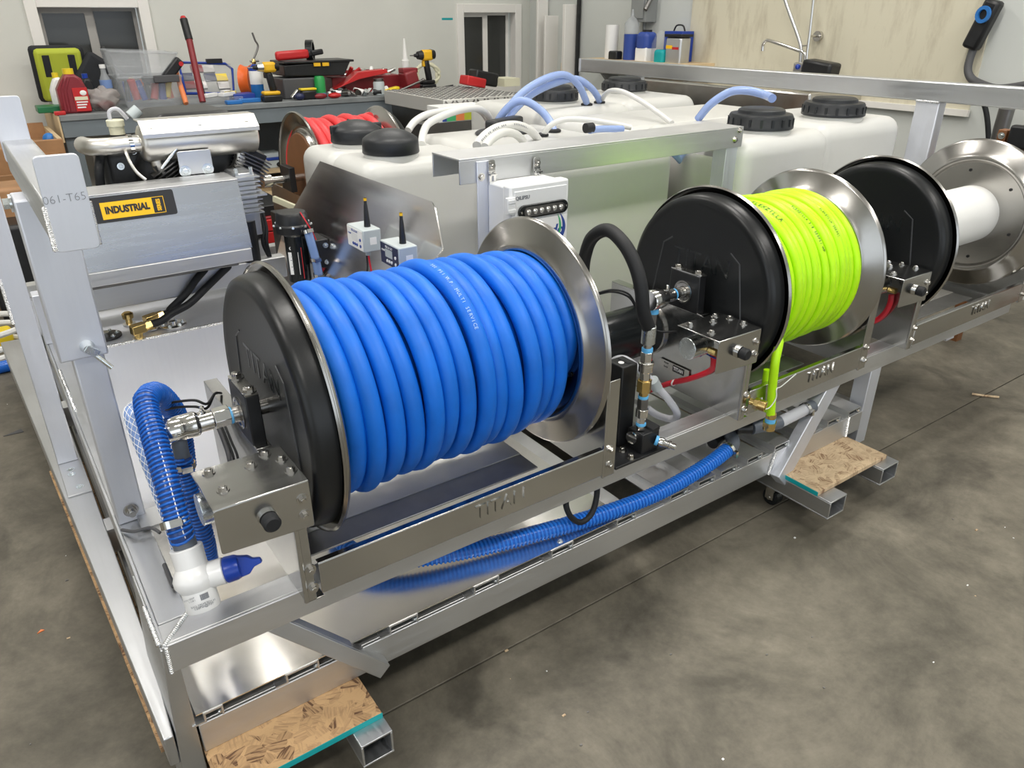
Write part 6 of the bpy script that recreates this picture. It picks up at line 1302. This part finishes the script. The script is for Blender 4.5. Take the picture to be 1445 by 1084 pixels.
# plug hanging on its cable
c = at(1387, 35, 'x', XR-.05); t = thing('power_plug', 'heavy black plug tied with blue strap hanging on the right wall', 'plug', c)
MB().obox(c, V(0, .96, .28), X, V(0, -.28, .96), .035, .03, .10).build('plug_body', 'black', t, bevel=.014); MB().lathe(c+V(-.035, -.01, .04), V(-1, .2, 0), [(0, .02), (0, .034), (.01, .034), (.01, .02)], 20, True).build('strap', 'blue_can', t)
k = at(1379, 58, 'x', XR-.05); MB().cyl(k+V(0, 0, .02), k-V(0, -.01, .03), .016, n=12).build('strain_relief', 'zinc', t)
o = hose('power_cable', [k, at(1373, 70, 'x', XR-.05), at(1366, 95, 'x', XR-.06), at(1370, 110, 'x', XR-.07), at(1385, 119, 'x', XR-.1), at(1410, 125, 'x', XR-.15), at(1450, 120, 'x', XR-.2)], .017, 'cable_grey'); tag(o, 'thick grey cable sagging from the hanging plug', 'cable')
o = hose('power_cable', [at(1374, 112, 'x', XR-.07), at(1384, 135, 'x', XR-.1), at(1392, 160, 'x', XR-.1), at(1395, 195, 'x', XR-.1), at(1396, 240, 'x', XR-.1)], .011, 'rubber'); tag(o, 'thinner black cable dropping straight from the plug', 'cable')
a = at(1412, 160, 'x', XR-.2); b = at(1396, 230, 'x', XR-.2); tag(MB().cyl(V(a.x, a.y-.02, a.z+.02), V(b.x, b.y+.0, 0), .03, n=14).build('floor_pole', 'dark_steel'), 'dark round pole standing at the right wall', 'pole')
a = at(1412, 182, 'x', 3.0); t = thing('wooden_stand', 'brown wooden stand with black pad beyond the white drum reel', 'stand', (3.0, a.y-.25, 0))
MB().box(3.0, 3.03, a.y-.6, a.y, .35, a.z).build('panel', 'chair_wood', t, bevel=.004); MB().box(2.985, 3.0, a.y-.03, a.y, .35, a.z).build('rail', 'chair_wood', t, bevel=.003)
for y in (a.y-.03, a.y-.57): MB().box(3.0, 3.04, y-.02, y+.02, 0, .35).build('leg', 'chair_wood', t)
for z in (a.z-.02, a.z-.07): bolt1((2.985, a.y-.015, z), -X, .008, .005, t, 'zinc')
p = at(1425, 188, 'x', 2.98); MB().box(2.965, 2.9995, p.y-.4, p.y, p.z-.05, p.z+.03).build('pad', 'black', t, bevel=.01)
# ---------------------------------------------------------------- things on the floor behind the left post
t = thing('tool_chest', 'red tool chest with drawers standing behind the engine', 'tool chest', (1.1, 2.75, 0)); xa = at(366, 320, 'y', 2.7).x; xb = at(412, 320, 'y', 2.7).x; zt_ = at(380, 306, 'y', 2.7).z
MB().box(xa, xb, 2.7, 3.1, 0, zt_).build('chest_body', 'red_dark', t, bevel=.004)
for k in range(5): MB().box(xa+.008, xb-.008, 2.688, 2.7, zt_-.012-.06*(k+1)+.006, zt_-.012-.06*k).build('drawer', 'red', t, bevel=.003)
MB().box(xa, xb, 2.72, 3.08, zt_, zt_+.05).build('chest_top', 'black', t, bevel=.004)
xg = at(352, 320, 'y', 2.5).x; zg = at(352, 300, 'y', 2.5).z; t = thing('green_sprayer', 'green sprayer can with white label behind the compressor', 'sprayer', (xg, 2.5, 0)); MB().rbox(xg-.03, xg+.03, 2.46, 2.58, 0, zg, .02).build('can_body', 'green_drill', t); MB().box(xg-.02, xg-.0, 2.457, 2.46, zg-.06, zg-.02).build('label', 'paper', t)
for k, (y, r) in enumerate(((2.30, .16), (2.36, .20), (2.42, .18))):
    pts = []
    for i in range(60): a = i/59*2*PI*1.6+k; pts.append((-.22+r*1.2*math.cos(a), y+.1+r*math.sin(a)*.9, .014+.027*k))
    tag(MB().sweep(pts, .012, 8).build('white_hose_loop', 'white_hose'), ['smallest', 'widest', 'topmost'][k]+' loop of white tubing lying on the floor behind the left post', 'tubing')
o = hose('floor_hose', [at(-20, 523, 'z', .022), at(15, 515, 'z', .022), at(45, 505, 'z', .022), at(80, 500, 'z', .022), at(110, 505, 'z', .022)], .022, 'blue_hose_floor' if 'blue_hose_floor' in MATS else 'spiral_blue', n=12); tag(o, 'blue hose lying across the floor behind the skid', 'hose')
q = at(4, 482, 'z', 0); t = tag(MB().rbox(q.x-.05, q.x+.04, q.y-.05, q.y+.05, 0, .05, .015).build('yellow_case', 'yellow_plastic'), 'small yellow case among the white tubing', 'case')
q = at(56, 440, 'y', 2.2); tag(MB().rbox(q.x-.12, q.x+.12, 2.72, 2.95, 0, .40, .02).build('dark_case', 'black'), 'black case standing behind the middle post', 'case')
q = at(30, 330, 'y', 2.9); tag(MB().rbox(q.x-.18, q.x+.14, 2.9, 3.1, 0, .52, .02).build('crate', 'cabinet_wood'), 'brown crate of parts before the wooden cabinet', 'box')
